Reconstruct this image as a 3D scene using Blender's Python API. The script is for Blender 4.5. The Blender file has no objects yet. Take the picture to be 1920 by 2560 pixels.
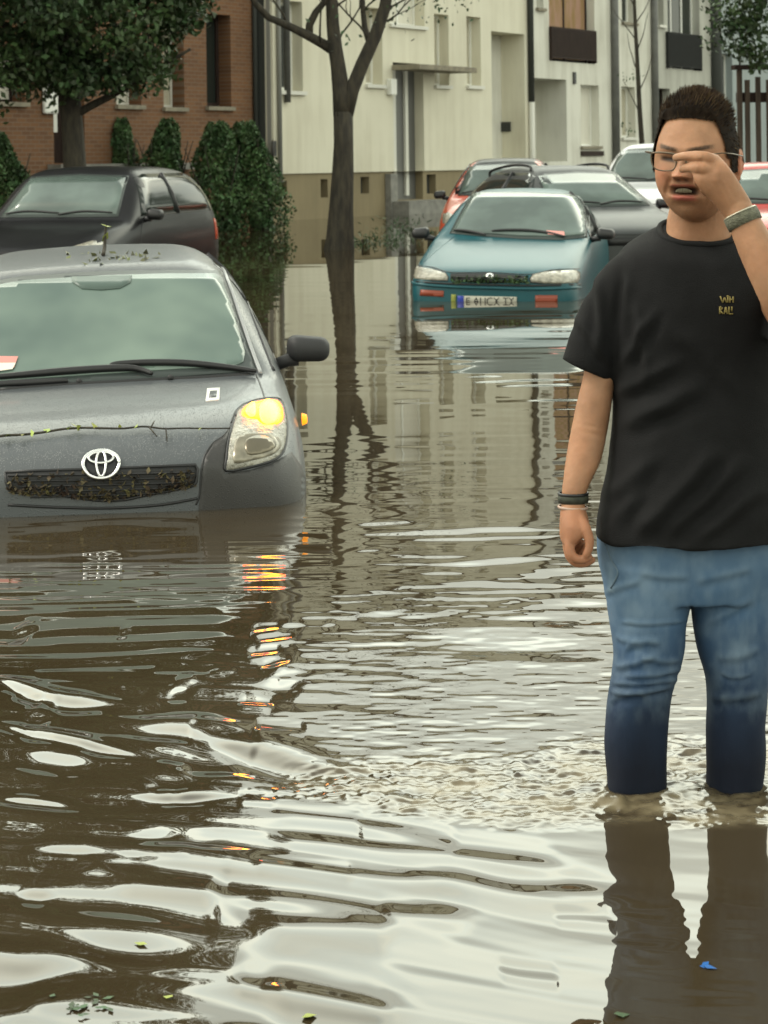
import bpy, bmesh, math, random
import numpy as np
from math import sin, cos, tan, pi, radians, sqrt, atan2
from mathutils import Vector, Matrix, geometry
from mathutils.bvhtree import BVHTree

random.seed(7)
RNG = np.random.default_rng(11)
scene = bpy.context.scene
COL = scene.collection

# ------------------------------------------------------------------ camera model (photo pixels 1920 x 2560)
FOC, CX, HY, CH, ROLL = 5000.0, 960.0, 403.0, 1.318, -0.013
CAM = Vector((0, 0, CH))
def ray(px, py):
    u = (px - CX) / FOC; v = -(py - HY) / FOC
    c, s = cos(ROLL), sin(ROLL)
    return Vector((u * c - v * s, 1.0, u * s + v * c))
def at(px, py, d):
    return CAM + ray(px, py) * d
def on_water(px, py):
    r = ray(px, py)
    return CAM + r * (-CH / r.z)

# ------------------------------------------------------------------ linking and tagging
def tag(o, label=None, cat=None, group=None, kind=None):
    if label: o['label'] = label
    if cat: o['category'] = cat
    if group: o['group'] = group
    if kind: o['kind'] = kind
    return o
def empty(name, loc, rot=(0, 0, 0)):
    o = bpy.data.objects.new(name, None)
    COL.objects.link(o)
    o.location = loc; o.rotation_euler = rot
    o.empty_display_size = 0.1
    return o
def obj(name, verts, faces, mat, parent=None, smooth=True):
    me = bpy.data.meshes.new(name)
    if isinstance(verts, np.ndarray) and isinstance(faces, np.ndarray):
        nv, nf, k = len(verts), len(faces), faces.shape[1]
        me.vertices.add(nv); me.vertices.foreach_set('co', verts.astype(np.float32).ravel())
        me.loops.add(nf * k); me.loops.foreach_set('vertex_index', faces.astype(np.int32).ravel())
        me.polygons.add(nf)
        me.polygons.foreach_set('loop_start', np.arange(0, nf * k, k, dtype=np.int32))
        me.update(calc_edges=True); me.validate()
    else:
        me.from_pydata([tuple(v) for v in verts], [], [tuple(f) for f in faces])
        me.update()
    if smooth:
        me.polygons.foreach_set('use_smooth', [True] * len(me.polygons))
    if mat: me.materials.append(mat)
    o = bpy.data.objects.new(name, me)
    COL.objects.link(o)
    if parent: o.parent = parent
    return o
class MB:
    """collects simple shapes into one mesh"""
    def __init__(s): s.v = []; s.f = []
    def add(s, v, f):
        b = len(s.v); s.v += [tuple(p) for p in v]; s.f += [tuple(i + b for i in q) for q in f]; return s
    def box(s, x0, x1, y0, y1, z0, z1):
        return s.add([(x0,y0,z0),(x1,y0,z0),(x1,y1,z0),(x0,y1,z0),(x0,y0,z1),(x1,y0,z1),(x1,y1,z1),(x0,y1,z1)],
                     [(0,3,2,1),(4,5,6,7),(0,1,5,4),(1,2,6,5),(2,3,7,6),(3,0,4,7)])
    def quad(s, a, b, c, d): return s.add([a, b, c, d], [(0, 1, 2, 3)])
    def tube(s, pts, rad, n=8):
        v, f = tube(pts, rad, n); return s.add(v, f)
    def build(s, name, mat, parent=None, smooth=False, bevel=0):
        o = obj(name, s.v, s.f, mat, parent, smooth)
        if bevel:
            m = o.modifiers.new('bevel', 'BEVEL'); m.width = bevel; m.segments = 2; m.limit_method = 'ANGLE'
        return o
def frame_of(d):
    d = d.normalized()
    a = Vector((0, 0, 1)) if abs(d.z) < 0.9 else Vector((1, 0, 0))
    u = d.cross(a).normalized(); w = u.cross(d).normalized()
    return u, w
def tube(pts, rad, n=8, cap=True):
    pts = [Vector(p) for p in pts]
    if not hasattr(rad, '__len__'): rad = [rad] * len(pts)
    v, f = [], []
    u = None
    for i, p in enumerate(pts):
        d = (pts[min(i + 1, len(pts) - 1)] - pts[max(i - 1, 0)])
        if d.length < 1e-9: d = Vector((0, 0, 1))
        d.normalize()
        if u is None: u, w = frame_of(d)
        else:
            u = (u - d * u.dot(d)).normalized(); w = d.cross(u)
        w = d.cross(u)
        for k in range(n):
            a = 2 * pi * k / n
            v.append(p + (u * cos(a) + w * sin(a)) * rad[i])
    for i in range(len(pts) - 1):
        for k in range(n):
            a, b = i * n + k, i * n + (k + 1) % n
            f.append((a, b, b + n, a + n))
    if cap:
        f.append(tuple(range(n))[::-1]); f.append(tuple((len(pts) - 1) * n + k for k in range(n)))
    return v, f
def spline(pts, m=6, closed=False):
    P = [Vector(p) for p in pts]; n = len(P); out = []
    rng = range(n) if closed else range(n - 1)
    for i in rng:
        if closed: a, b, c, d = P[(i-1) % n], P[i], P[(i+1) % n], P[(i+2) % n]
        else: a, b, c, d = P[max(i-1, 0)], P[i], P[i+1], P[min(i+2, n-1)]
        for k in range(m):
            t = k / m
            out.append(0.5 * ((2*b) + (c-a)*t + (2*a-5*b+4*c-d)*t*t + (3*b-a-3*c+d)*t*t*t))
    if not closed: out.append(P[-1])
    return out
def smoothstep(a, b, x):
    t = np.clip((x - a) / (b - a), 0, 1); return t * t * (3 - 2 * t)
_T = np.random.default_rng(3).random((256, 256))
def vnoise(x, y, seed=0):
    x = np.asarray(x, float) + seed * 17.31; y = np.asarray(y, float) + seed * 9.77
    xi = np.floor(x).astype(int); yi = np.floor(y).astype(int)
    fx = x - xi; fy = y - yi
    fx = fx*fx*fx*(fx*(fx*6-15)+10); fy = fy*fy*fy*(fy*(fy*6-15)+10)
    g = lambda a, b: _T[a & 255, b & 255]
    return (g(xi,yi)*(1-fx)+g(xi+1,yi)*fx)*(1-fy)+(g(xi,yi+1)*(1-fx)+g(xi+1,yi+1)*fx)*fy - 0.5
def fbm(x, y, seed=0, o=3, gain=0.5):
    r = 0; a = 1
    for i in range(o):
        r = r + a * vnoise(x * 2**i, y * 2**i, seed + i * 3); a *= gain
    return r

# ------------------------------------------------------------------ materials
def new_mat(name):
    m = bpy.data.materials.new(name); m.use_nodes = True
    return m, m.node_tree.nodes, m.node_tree.links, m.node_tree.nodes['Principled BSDF']
def mat(name, c, rough=0.5, c2=None, nscale=4.0, stretch=(1,1,1), lo=0.35, hi=0.65, bump=0.0, bscale=30.0, spec=0.5, metal=0.0, coat=0.0,
        ior=1.5, emit=None, estr=0.0, detail=4.0, rvar=0.0, island=0.0, sss=0.0):
    m, N, L, b = new_mat(name)
    b.inputs['Roughness'].default_value = rough
    b.inputs['Specular IOR Level'].default_value = spec
    b.inputs['Metallic'].default_value = metal
    b.inputs['Coat Weight'].default_value = coat
    b.inputs['Coat Roughness'].default_value = 0.06
    b.inputs['IOR'].default_value = ior
    b.inputs['Base Color'].default_value = (*c, 1)
    if sss:
        b.inputs['Subsurface Weight'].default_value = sss
        b.inputs['Subsurface Radius'].default_value = (0.012, 0.005, 0.003)
        b.inputs['Subsurface Scale'].default_value = 1.0
    tc = N.new('ShaderNodeTexCoord'); mp = N.new('ShaderNodeMapping')
    mp.inputs['Scale'].default_value = stretch
    L.new(tc.outputs['Object'], mp.inputs['Vector'])
    col = None
    if c2 is not None:
        no = N.new('ShaderNodeTexNoise'); no.inputs['Scale'].default_value = nscale; no.inputs['Detail'].default_value = detail
        L.new(mp.outputs['Vector'], no.inputs['Vector'])
        rp = N.new('ShaderNodeValToRGB'); rp.color_ramp.elements[0].position = lo; rp.color_ramp.elements[1].position = hi
        rp.color_ramp.elements[0].color = (*c, 1); rp.color_ramp.elements[1].color = (*c2, 1)
        L.new(no.outputs['Fac'], rp.inputs['Fac']); col = rp.outputs['Color']
        if rvar:
            mr = N.new('ShaderNodeMapRange'); mr.inputs['To Min'].default_value = rough - rvar; mr.inputs['To Max'].default_value = rough + rvar
            L.new(no.outputs['Fac'], mr.inputs['Value']); L.new(mr.outputs['Result'], b.inputs['Roughness'])
    if island:
        ge = N.new('ShaderNodeNewGeometry'); hs = N.new('ShaderNodeHueSaturation')
        mr = N.new('ShaderNodeMapRange'); mr.inputs['To Min'].default_value = 1 - island; mr.inputs['To Max'].default_value = 1 + island
        mh = N.new('ShaderNodeMapRange'); mh.inputs['To Min'].default_value = 0.47; mh.inputs['To Max'].default_value = 0.52
        L.new(ge.outputs['Random Per Island'], mr.inputs['Value']); L.new(mr.outputs['Result'], hs.inputs['Value'])
        L.new(ge.outputs['Random Per Island'], mh.inputs['Value']); L.new(mh.outputs['Result'], hs.inputs['Hue'])
        if col is not None: L.new(col, hs.inputs['Color'])
        else: hs.inputs['Color'].default_value = (*c, 1)
        col = hs.outputs['Color']
    if col is not None: L.new(col, b.inputs['Base Color'])
    if bump:
        bn = N.new('ShaderNodeTexNoise'); bn.inputs['Scale'].default_value = bscale; bn.inputs['Detail'].default_value = 6
        L.new(mp.outputs['Vector'], bn.inputs['Vector'])
        bp = N.new('ShaderNodeBump'); bp.inputs['Strength'].default_value = bump; bp.inputs['Distance'].default_value = 0.02
        L.new(bn.outputs['Fac'], bp.inputs['Height']); L.new(bp.outputs['Normal'], b.inputs['Normal'])
    if emit:
        b.inputs['Emission Color'].default_value = (*emit, 1); b.inputs['Emission Strength'].default_value = estr
    return m
def paint(name, c, c2=None, drops=0.25, rough=0.3, metal=0.0, coat=0.6, dscale=160.0, spec=.5):
    """wet car paint: clear coat with beaded rain drops"""
    m, N, L, b = new_mat(name)
    b.inputs['Roughness'].default_value = rough; b.inputs['Metallic'].default_value = metal
    b.inputs['Coat Weight'].default_value = coat; b.inputs['Coat Roughness'].default_value = 0.08; b.inputs['Specular IOR Level'].default_value = spec
    tc = N.new('ShaderNodeTexCoord')
    no = N.new('ShaderNodeTexNoise'); no.inputs['Scale'].default_value = 2.5; no.inputs['Detail'].default_value = 5
    L.new(tc.outputs['Object'], no.inputs['Vector'])
    mx = N.new('ShaderNodeMix'); mx.data_type = 'RGBA'
    mx.inputs['A'].default_value = (*c, 1); mx.inputs['B'].default_value = (*(c2 or tuple(min(1, x*1.25+.004) for x in c)), 1)
    L.new(no.outputs['Fac'], mx.inputs['Factor']); L.new(mx.outputs['Result'], b.inputs['Base Color'])
    vo = N.new('ShaderNodeTexVoronoi'); vo.inputs['Scale'].default_value = dscale; vo.inputs['Randomness'].default_value = 1
    L.new(tc.outputs['Object'], vo.inputs['Vector'])
    rp = N.new('ShaderNodeMapRange'); rp.inputs['From Min'].default_value = 0.0; rp.inputs['From Max'].default_value = 0.35
    rp.inputs['To Min'].default_value = 1; rp.inputs['To Max'].default_value = 0
    L.new(vo.outputs['Distance'], rp.inputs['Value'])
    n2 = N.new('ShaderNodeTexNoise'); n2.inputs['Scale'].default_value = 9; L.new(tc.outputs['Object'], n2.inputs['Vector'])
    mu = N.new('ShaderNodeMath'); mu.operation = 'MULTIPLY'
    L.new(rp.outputs['Result'], mu.inputs[0]); L.new(n2.outputs['Fac'], mu.inputs[1])
    bp = N.new('ShaderNodeBump'); bp.inputs['Strength'].default_value = drops; bp.inputs['Distance'].default_value = 0.004
    L.new(mu.outputs[0], bp.inputs['Height'])
    L.new(bp.outputs['Normal'], b.inputs['Coat Normal']); L.new(bp.outputs['Normal'], b.inputs['Normal'])
    return m

M = {}
M['black_trim'] = mat('black_trim', (.012,.012,.013), .45)
M['rubber'] = mat('rubber', (.02,.02,.021), .65)
M['chrome'] = mat('chrome', (.75,.75,.74), .18, metal=1.0)
M['dark_glass'] = mat('dark_glass', (.02,.025,.022), .09, spec=.4)
M['frit'] = mat('frit', (.045,.055,.052), .35, spec=.3)
M['white_plastic'] = mat('white_plastic', (.75,.75,.7), .4)
M['bark'] = mat('bark', (.05,.042,.028), .9, (.022,.019,.014), 9, (2,2,.5), bump=.7, bscale=22)
M['leaf'] = mat('leaf', (.045,.085,.028), .55, (.02,.05,.018), 1.3, island=.45)
M['leaf_dark'] = mat('leaf_dark', (.048,.084,.024), .6, (.020,.042,.013), 1.1, island=.45)
M['leaf_shrub'] = mat('leaf_shrub', (.075,.135,.042), .6, (.034,.074,.027), 2.0, island=.5)
M['leaf_yellow'] = mat('leaf_yellow', (.32,.36,.06), .55, (.2,.25,.05), 6, island=.4)
M['leaf_litter'] = mat('leaf_litter', (.10,.085,.03), .7, (.05,.03,.02), 14, island=.7)

# ------------------------------------------------------------------ world, sun, camera
w = bpy.data.worlds.new('World'); scene.world = w; w.use_nodes = True
N, L = w.node_tree.nodes, w.node_tree.links
bg = N['Background']
sky = N.new('ShaderNodeTexSky'); sky.sky_type = 'NISHITA'; sky.sun_disc = False
SUN_EL, SUN_AZ = radians(48), radians(272)
sky.sun_elevation = SUN_EL; sky.sun_rotation = SUN_AZ; sky.dust_density = 4; sky.air_density = 1.5
tc = N.new('ShaderNodeTexCoord'); sx = N.new('ShaderNodeSeparateXYZ')
L.new(tc.outputs['Generated'], sx.inputs[0])
mp = N.new('ShaderNodeMapping'); mp.inputs['Scale'].default_value = (1, 1, 3.2)
L.new(tc.outputs['Generated'], mp.inputs['Vector'])
cn = N.new('ShaderNodeTexNoise'); cn.inputs['Scale'].default_value = 2.6; cn.inputs['Detail'].default_value = 7; cn.inputs['Roughness'].default_value = .55
L.new(mp.outputs['Vector'], cn.inputs['Vector'])
cr = N.new('ShaderNodeValToRGB')                                   # cloud deck: blue-grey undersides, cream bright breaks
cr.color_ramp.elements[0].position = .3; cr.color_ramp.elements[0].color = (.75,.82,.71,1)
cr.color_ramp.elements[1].position = .62; cr.color_ramp.elements[1].color = (1,.99,.775,1)
L.new(cn.outputs['Fac'], cr.inputs['Fac'])
fr = N.new('ShaderNodeMapRange'); fr.interpolation_type = 'SMOOTHSTEP'   # the thin bright part of the cloud lies up the street
fr.inputs['From Min'].default_value = -0.1; fr.inputs['From Max'].default_value = 0.85
fr.inputs['To Min'].default_value = 0; fr.inputs['To Max'].default_value = 4.3
L.new(sx.outputs['Y'], fr.inputs['Value'])
def srange(a, b, lo, hi):
    q = N.new('ShaderNodeMapRange'); q.interpolation_type = 'SMOOTHSTEP'
    q.inputs['From Min'].default_value = a; q.inputs['From Max'].default_value = b; q.inputs['To Min'].default_value = lo; q.inputs['To Max'].default_value = hi
    L.new(sx.outputs['Z'], q.inputs['Value']); return q
z1 = N.new('ShaderNodeValToRGB'); L.new(sx.outputs['Z'], z1.inputs['Fac']); z1.color_ramp.interpolation = 'EASE'
for p_, v_ in ((0.0,.08),(.24,.12),(.30,.30),(.385,1.0),(.52,.9),(.72,0.0)):
    q = z1.color_ramp.elements.new(p_); q.color = (v_,v_,v_,1)
z1.color_ramp.elements.remove(z1.color_ramp.elements[-1])
z2 = srange(.45, .8, 1.75, .95)          # brightest low down, grey deck overhead
f2 = N.new('ShaderNodeMapRange'); f2.interpolation_type = 'SMOOTHSTEP'; f2.inputs['From Min'].default_value = -.1; f2.inputs['From Max'].default_value = .85; f2.inputs['To Min'].default_value = 1.08; f2.inputs['To Max'].default_value = .62
L.new(sx.outputs['Y'], f2.inputs['Value'])
m0 = N.new('ShaderNodeMath'); m0.operation = 'MULTIPLY'; L.new(z2.outputs['Result'], m0.inputs[0]); L.new(f2.outputs['Result'], m0.inputs[1])
m1 = N.new('ShaderNodeMath'); m1.operation = 'MULTIPLY_ADD'
L.new(fr.outputs['Result'], m1.inputs[0]); L.new(z1.outputs['Color'], m1.inputs[1]); L.new(m0.outputs[0], m1.inputs[2])
ml = N.new('ShaderNodeVectorMath'); ml.operation = 'SCALE'
L.new(cr.outputs['Color'], ml.inputs[0]); L.new(m1.outputs[0], ml.inputs['Scale'])
sk = N.new('ShaderNodeVectorMath'); sk.operation = 'SCALE'; sk.inputs['Scale'].default_value = 0.06
L.new(sky.outputs['Color'], sk.inputs[0])
ad = N.new('ShaderNodeVectorMath'); ad.operation = 'ADD'
L.new(ml.outputs[0], ad.inputs[0]); L.new(sk.outputs[0], ad.inputs[1])
L.new(ad.outputs[0], bg.inputs['Color']); bg.inputs['Strength'].default_value = 1.0
sd = bpy.data.lights.new('sun', 'SUN'); sd.energy = 1.5; sd.angle = radians(18); sd.color = (1, .96, .88)
so = bpy.data.objects.new('sun', sd); COL.objects.link(so)
dirv = Vector((sin(SUN_AZ) * cos(SUN_EL), cos(SUN_AZ) * cos(SUN_EL), sin(SUN_EL)))
so.rotation_euler = dirv.to_track_quat('Z', 'Y').to_euler(); so.location = dirv * 60

cd = bpy.data.cameras.new('camera'); cam = bpy.data.objects.new('camera', cd); COL.objects.link(cam)
cam.matrix_world = Matrix.Translation(CAM) @ Matrix.Rotation(pi/2, 4, 'X') @ Matrix.Rotation(ROLL, 4, 'Z')
cd.sensor_fit = 'HORIZONTAL'; cd.sensor_width = 36; cd.lens = 36 * FOC / 1920
cd.shift_y = -(1280 - HY) / 1920; cd.clip_end = 1000; cd.clip_start = 0.05
cd.dof.use_dof = True; cd.dof.focus_distance = 5.2; cd.dof.aperture_fstop = 16
scene.camera = cam
scene.view_settings.view_transform = 'Standard'; scene.view_settings.look = 'None'
scene.view_settings.exposure = 0; scene.view_settings.gamma = 1
try: scene.cycles.use_denoising = True
except Exception: pass
# ------------------------------------------------------------------ flooded street: ground and water
def ground_z(y):
    return np.interp(y, [-60, 0, 3.5, 4.6, 7.5, 10, 17, 21, 30, 40, 48, 200], [-.35,-.33,-.31,-.32,-.56,-.56,-.40,-.34,-.28,-.25,-.2,-.2])
ys = np.concatenate([np.linspace(-60, 0, 8), np.linspace(1, 60, 80), [90, 140, 200, 320]])
xs = np.linspace(-200, 200, 41)
gv = np.array([(x, y, ground_z(y) + 0.02 * vnoise(x*.3, y*.3)) for y in ys for x in xs])
nx = len(xs)
gf = np.array([(j*nx+i, j*nx+i+1, (j+1)*nx+i+1, (j+1)*nx+i) for j in range(len(ys)-1) for i in range(nx-1)])
M['asphalt'] = mat('asphalt', (.05,.05,.048), .8, (.03,.03,.03), 6, bump=.4)
tag(obj('road', gv, gf, M['asphalt']), kind='structure')

# single wavelets as they lie on the water: course (photo pixels of points on the flat surface), half thickness, slope
# a negative slope leans away from the viewer and mirrors the dark trees and houses, a positive one mirrors the bright cloud
CREASES = [
 ([(-200,1572),(60,1566),(300,1556),(600,1550)], 10, -.030), ([(-200,1612),(40,1604),(300,1598),(580,1584)], 10, -.040), ([(-200,1650),(100,1640),(330,1632),(560,1622)], 9, -.050), ([(60,1678),(230,1670),(420,1664)], 7, -.060),
 ([(-200,1530),(100,1524),(420,1512),(560,1508)], 8, -.025), ([(-200,1488),(150,1478),(520,1462)], 7, .02), ([(-200,1440),(180,1430),(560,1408)], 6, .02), ([(-200,1395),(200,1385),(560,1368)], 5, .02),
 ([(640,2075),(800,2092),(960,2117),(1203,2137),(1458,2166)], 15, -0.104),
 ([(880,2056),(960,2068),(1157,2100)], 11, -0.104),
 ([(250,2100),(318,2114),(521,2122),(752,2155),(960,2181),(1134,2189),(1307,2222),(1515,2221),(1600,2215)], 20, -0.122),
 ([(230,2165),(290,2172),(463,2195),(694,2226),(960,2260),(1100,2270),(1226,2279)], 20, -0.122),
 ([(500,2235),(538,2247),(665,2293),(800,2303),(960,2312),(1010,2318)], 23, -0.116),
 ([(-250,2255),(0,2272),(200,2282),(347,2302),(520,2342),(640,2360),(729,2377)], 32, -0.116),
 ([(-250,2345),(0,2360),(290,2394),(520,2426),(752,2457),(960,2488),(1087,2513)], 27, -0.122),
 ([(-200,2500),(0,2505),(120,2480),(230,2474),(405,2502),(640,2556),(760,2590)], 35, -0.122),
 ([(560,2440),(700,2470),(860,2500),(1000,2530)], 14, -.10), ([(620,2150),(800,2172),(900,2185)], 9, -.09),
 ([(1377,2292),(1450,2294),(1540,2300)], 8, -.08), ([(1238,2421),(1300,2434),(1405,2444)], 10, -.09),
 ([(-200,2000),(0,2010),(200,2030),(420,2060),(560,2080)], 22, -.06),
 ([(50,2112),(170,2124),(290,2135)], 19, .085), ([(30,2228),(90,2233),(150,2238)], 9, .10),
 ([(20,1860),(90,1880),(190,1905),(275,1925)], 16, .11), ([(55,1778),(100,1784),(150,1790)], 15, .10),
 ([(350,1930),(420,1945),(500,1962)], 15, .10), ([(20,1582),(60,1577),(105,1570)], 9, .10), ([(290,1582),(330,1580)], 5, .10),
 ([(400,1735),(450,1722),(505,1712)], 11, .07), ([(500,1688),(560,1684),(610,1680)], 8, .06),
 ([(630,1712),(720,1692),(790,1678)], 15, .07), ([(340,1750),(380,1765),(410,1775)], 10, .06),
 ([(210,1800),(330,1815),(430,1822),(560,1855),(700,1900),(830,1940),(960,1975),(1040,1992)], 19, .20),
 ([(320,1862),(400,1870),(520,1895),(640,1925)], 15, .12),
 ([(-100,1690),(0,1700),(70,1730),(160,1752),(300,1762),(380,1775)], 8, .22), ([(-100,1800),(0,1815),(150,1850),(300,1880),(430,1900)], 8, .22),
 ([(-60,1990),(0,1996),(120,2010),(260,2028)], 7, .18), ([(300,1985),(420,1992),(620,1990)], 7, .18),
 ([(-60,1940),(60,1950),(180,1962)], 10, .06),
 ([(776,1278),(964,1269)], 4, .05), ([(819,1318),(970,1308),(1132,1295)], 4.5, .055), ([(819,1335),(1045,1333),(1398,1318),(1500,1315)], 7, .06),
 ([(750,1364),(1045,1352),(1398,1341),(1500,1338)], 5.5, .055), ([(842,1385),(1010,1370)], 4.5, .05), ([(1172,1364),(1398,1359)], 4, .05),
 ([(1033,1416),(1200,1408),(1415,1393)], 5, .055), ([(1025,1434),(1195,1431)], 4.5, .05), ([(1248,1442),(1400,1430),(1508,1422)], 5, .055),
 ([(1305,1518),(1420,1512),(1560,1510)], 9, .05), ([(1195,1561),(1363,1541),(1514,1529)], 7, .05), ([(889,1538),(1045,1524)], 5, .05),
 ([(689,1564),(773,1561)], 6, .05), ([(800,1562),(850,1560)], 5, .05), ([(970,1610),(1160,1588),(1350,1592),(1560,1600)], 16, .045),
 ([(610,1490),(560,1500)], 4, -.03), ([(1100,1645),(1300,1640),(1530,1650)], 9, -.05),
]
for (x_, y_, hw_, th_) in ((688,1600,50,5),(660,1634,45,5),(686,1664,40,5),(740,1690,50,5),(640,1757,45,6),(700,1824,70,8),(560,1842,95,9),(645,1994,50,8),(665,1575,40,5)):
    dd_ = FOC*CH/(y_-HY); need = (math.atan((y_-HY)/FOC) - math.atan(.315/(7.95-dd_)))/2          # wavelets steep enough to show the lamp
    sk_ = .28 if x_ == 560 else (-.12 if y_ < 1700 else .05)
    CREASES.append(([(x_-hw_, y_-hw_*sk_), (x_, y_), (x_+hw_, y_+hw_*sk_)], th_, -tan(need)*1.25))
_C = []
for pts, wpx, sl in CREASES:
    P = sorted(((on_water(a, b).x, on_water(a, b).y) for a, b in pts))
    xs_ = [p[0] for p in P]; ys_ = [p[1] for p in P]; d = float(np.mean(ys_))
    if len(P) > 2:
        q = spline([Vector((a, b, 0)) for a, b in P], 6); xs_ = [p.x for p in q]; ys_ = [p.y for p in q]
    _C.append((np.array(xs_), np.array(ys_), wpx*2.0/(FOC*CH/d**2), sl))
def creases(X, Y):
    h = np.zeros_like(X)
    for i, (xs_, ys_, w_, sl) in enumerate(_C):
        L_ = xs_[-1]-xs_[0]; e_ = (.13 if sl < 0 else .40)*L_
        mk = (X > xs_[0]-.02) & (X < xs_[-1]+.02) & (Y > ys_.min()-3.5*w_) & (Y < ys_.max()+3.5*w_)
        if not mk.any(): continue
        x = X[mk]; y = Y[mk]
        win = np.minimum(smoothstep(xs_[0], xs_[0]+e_, x), 1-smoothstep(xs_[-1]-e_, xs_[-1], x))
        ww = w_*(.35+.65*win)*(1+.40*vnoise(x*4, 0*x, 70+i))
        s_ = y - np.interp(x, xs_, ys_) + .22*w_*vnoise(x*7, 0*x, 90+i)
        h[mk] += sl*win*s_*np.exp(-(s_/ww)**2)
    return h
def wave(X, Y):
    """water height in metres: wading ripples near, wind streaks in the middle, calm far away"""
    h = creases(X, Y)
    near = (1 - smoothstep(5.0, 6.0, Y)) * (1 - .85*smoothstep(-.25, .25, X)*smoothstep(4.0, 4.5, Y))
    left = 1 - smoothstep(-0.35, 0.75, X)
    front = 1 - smoothstep(3.75, 4.2, Y)
    # --- long smooth bands of the wading wave, crest falling towards the viewer on the right
    wx = .10 * fbm(X*.9, Y*1.1, 1, 2); wy = .16 * fbm(X*1.1+3, Y*.9, 4, 2)
    def band(nx_, ny_, lam, ph=0, wk=1.0):
        n = sqrt(nx_*nx_+ny_*ny_)
        q = (nx_*(X) + ny_*(Y + wy*wk + wx*wk))/n
        p_ = 2*pi*q/lam + ph
        return -(np.sin(p_) + .42*np.sin(2*p_) + .18*np.sin(3*p_))
    e1 = .45 + .9*vnoise(X*.8, Y*1.3, 8); e1 = np.clip(e1, .08, 1)
    h += near * (.0008*(.55+.45*left)*e1) * band(.26, 1, .24)
    h += near * (.0007*(.50+.50*left)) * band(.10, 1, .43, 1.2, 1.4)
    h += near * (.0003*(.3+.7*left)) * band(.42, 1, .13, .4, 1.5)
    h += near * .0018*left * fbm(X*1.1, Y*2.4, 21, 1)
    h += near * .0008*(.3+.7*left) * vnoise(X*1.8, Y*6.0, 23)
    h += (1-smoothstep(3.85, 4.0, Y))*smoothstep(.15, .4, X)*(.0005*vnoise(X*3.5, Y*15, 80) + .0002*vnoise(X*8, Y*34, 81))
    # --- churned water round the legs
    cx, cy = .58, 4.22
    rr = np.sqrt(((X-cx)/.85)**2 + ((Y-cy)/.34)**2)
    ch = (1 - smoothstep(.55, 1.05, rr + .35*vnoise(X*5, Y*9, 12))) * smoothstep(3.90, 3.98, Y + .03*vnoise(X*6, 0*Y, 40))
    h += ch * (.0085*fbm(X*13, Y*20, 13, 4, .68) + .0045*np.abs(vnoise(X*55, Y*62, 17)))
    for lx, ly in ((.505, 4.17), (.72, 4.18)):
        r = np.sqrt((X-lx)**2 + (Y-ly)**2)
        h += .006*np.exp(-((r-.085)/.03)**2)*(1+1.2*vnoise(X*20, Y*20, 3))
    # --- fine ripples behind the walker
    fr = smoothstep(4.25, 4.6, Y)*(1-smoothstep(5.6, 6.4, Y))*smoothstep(-.45, .05, X + .25*vnoise(X*2, Y*2, 9))
    h += fr * (.0017*fbm(X*8, Y*24, 14, 3, .75))
    # --- middle distance: sparse wind streaks, long-crested, then a finer chop further off
    lf = 1-smoothstep(-.55, -.1, X)
    m2 = smoothstep(4.7+.75*lf, 5.8+.55*lf, Y)*(1-smoothstep(7.8, 9.0, Y))
    lee = .95+.05*smoothstep(-.115, -.02, X/np.maximum(Y, 1))          # quieter in the lee of the near car
    amp = np.clip(vnoise(X*.55+5, Y*2.3, 61)*2.3 + .05, 0, 1)**1.2
    h += m2*lee*(.0008*amp*np.sin(2*pi*(Y - .20*X + .22*fbm(X*.6, Y*.8, 19, 2))/.34) + .0013*fbm(X*1.6, Y*7.5, 15, 2, .55) + .0015*vnoise(X*5, Y*22, 16) + .0006*vnoise(X*10, Y*40, 33)*(1-smoothstep(6.5,7.5,Y)))
    h += smoothstep(5.55, 6.0, Y)*(1-smoothstep(7.5, 8.3, Y))*(.0012*vnoise(X*3.2, Y*15, 77) + .0006*vnoise(X*6, Y*27, 78))*(1-.5*smoothstep(-.2, .3, X))
    m3 = smoothstep(7.6, 9.2, Y)*(1-smoothstep(12.0, 16.5, Y))
    sl = np.clip(.6+1.3*vnoise(X*.4, Y*.5, 62), .15, 1.2)
    h += m3*lee*sl*(.0030*fbm(X*1.2, Y*4.6, 25, 2, .55) + .0012*vnoise(X*2.4, Y*10, 26))
    # --- far: almost a mirror
    far = smoothstep(11, 15, Y)
    h += far * ((.0014*fbm(X*.5, Y*2.0, 18, 2) + .0018*vnoise(X*1.3, Y*3.6, 27)) * (1 - .65*smoothstep(19, 28, Y)))
    return h
py_rows = np.concatenate([np.arange(440, 560, 6.0), np.arange(560, 900, 1.7), np.arange(900, 2720, 2.7)])
Yr = FOC*CH/(py_rows - HY)
Yr = np.concatenate([[400, 300], Yr, [2.6, 2.2, 1.6, .8, -.5, -3, -10, -30, -90]])
ucol = np.concatenate([[-.9,-.6,-.45], np.linspace(-.33, .33, 620), [.45,.6,.9]])
Yg = np.repeat(Yr[:, None], len(ucol), 1)
sc = np.maximum(Yg, 2.9)
sc = np.where(Yg < 2.8, 2.9 + (2.8-Yg)*1.5, sc)
Xg = ucol[None, :] * sc
Hg = wave(Xg, Yg)
Hg[Yg < 2.5] = 0
nr, nc = Xg.shape
wv = np.stack([Xg.ravel(), Yg.ravel(), Hg.ravel()], 1)
ii = np.arange(nr*nc).reshape(nr, nc)
wf = np.stack([ii[:-1,:-1].ravel(), ii[1:,:-1].ravel(), ii[1:,1:].ravel(), ii[:-1,1:].ravel()], 1)
m, N, L, b = new_mat('flood_water')
b.inputs['Roughness'].default_value = .015; b.inputs['IOR'].default_value = 1.52
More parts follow.
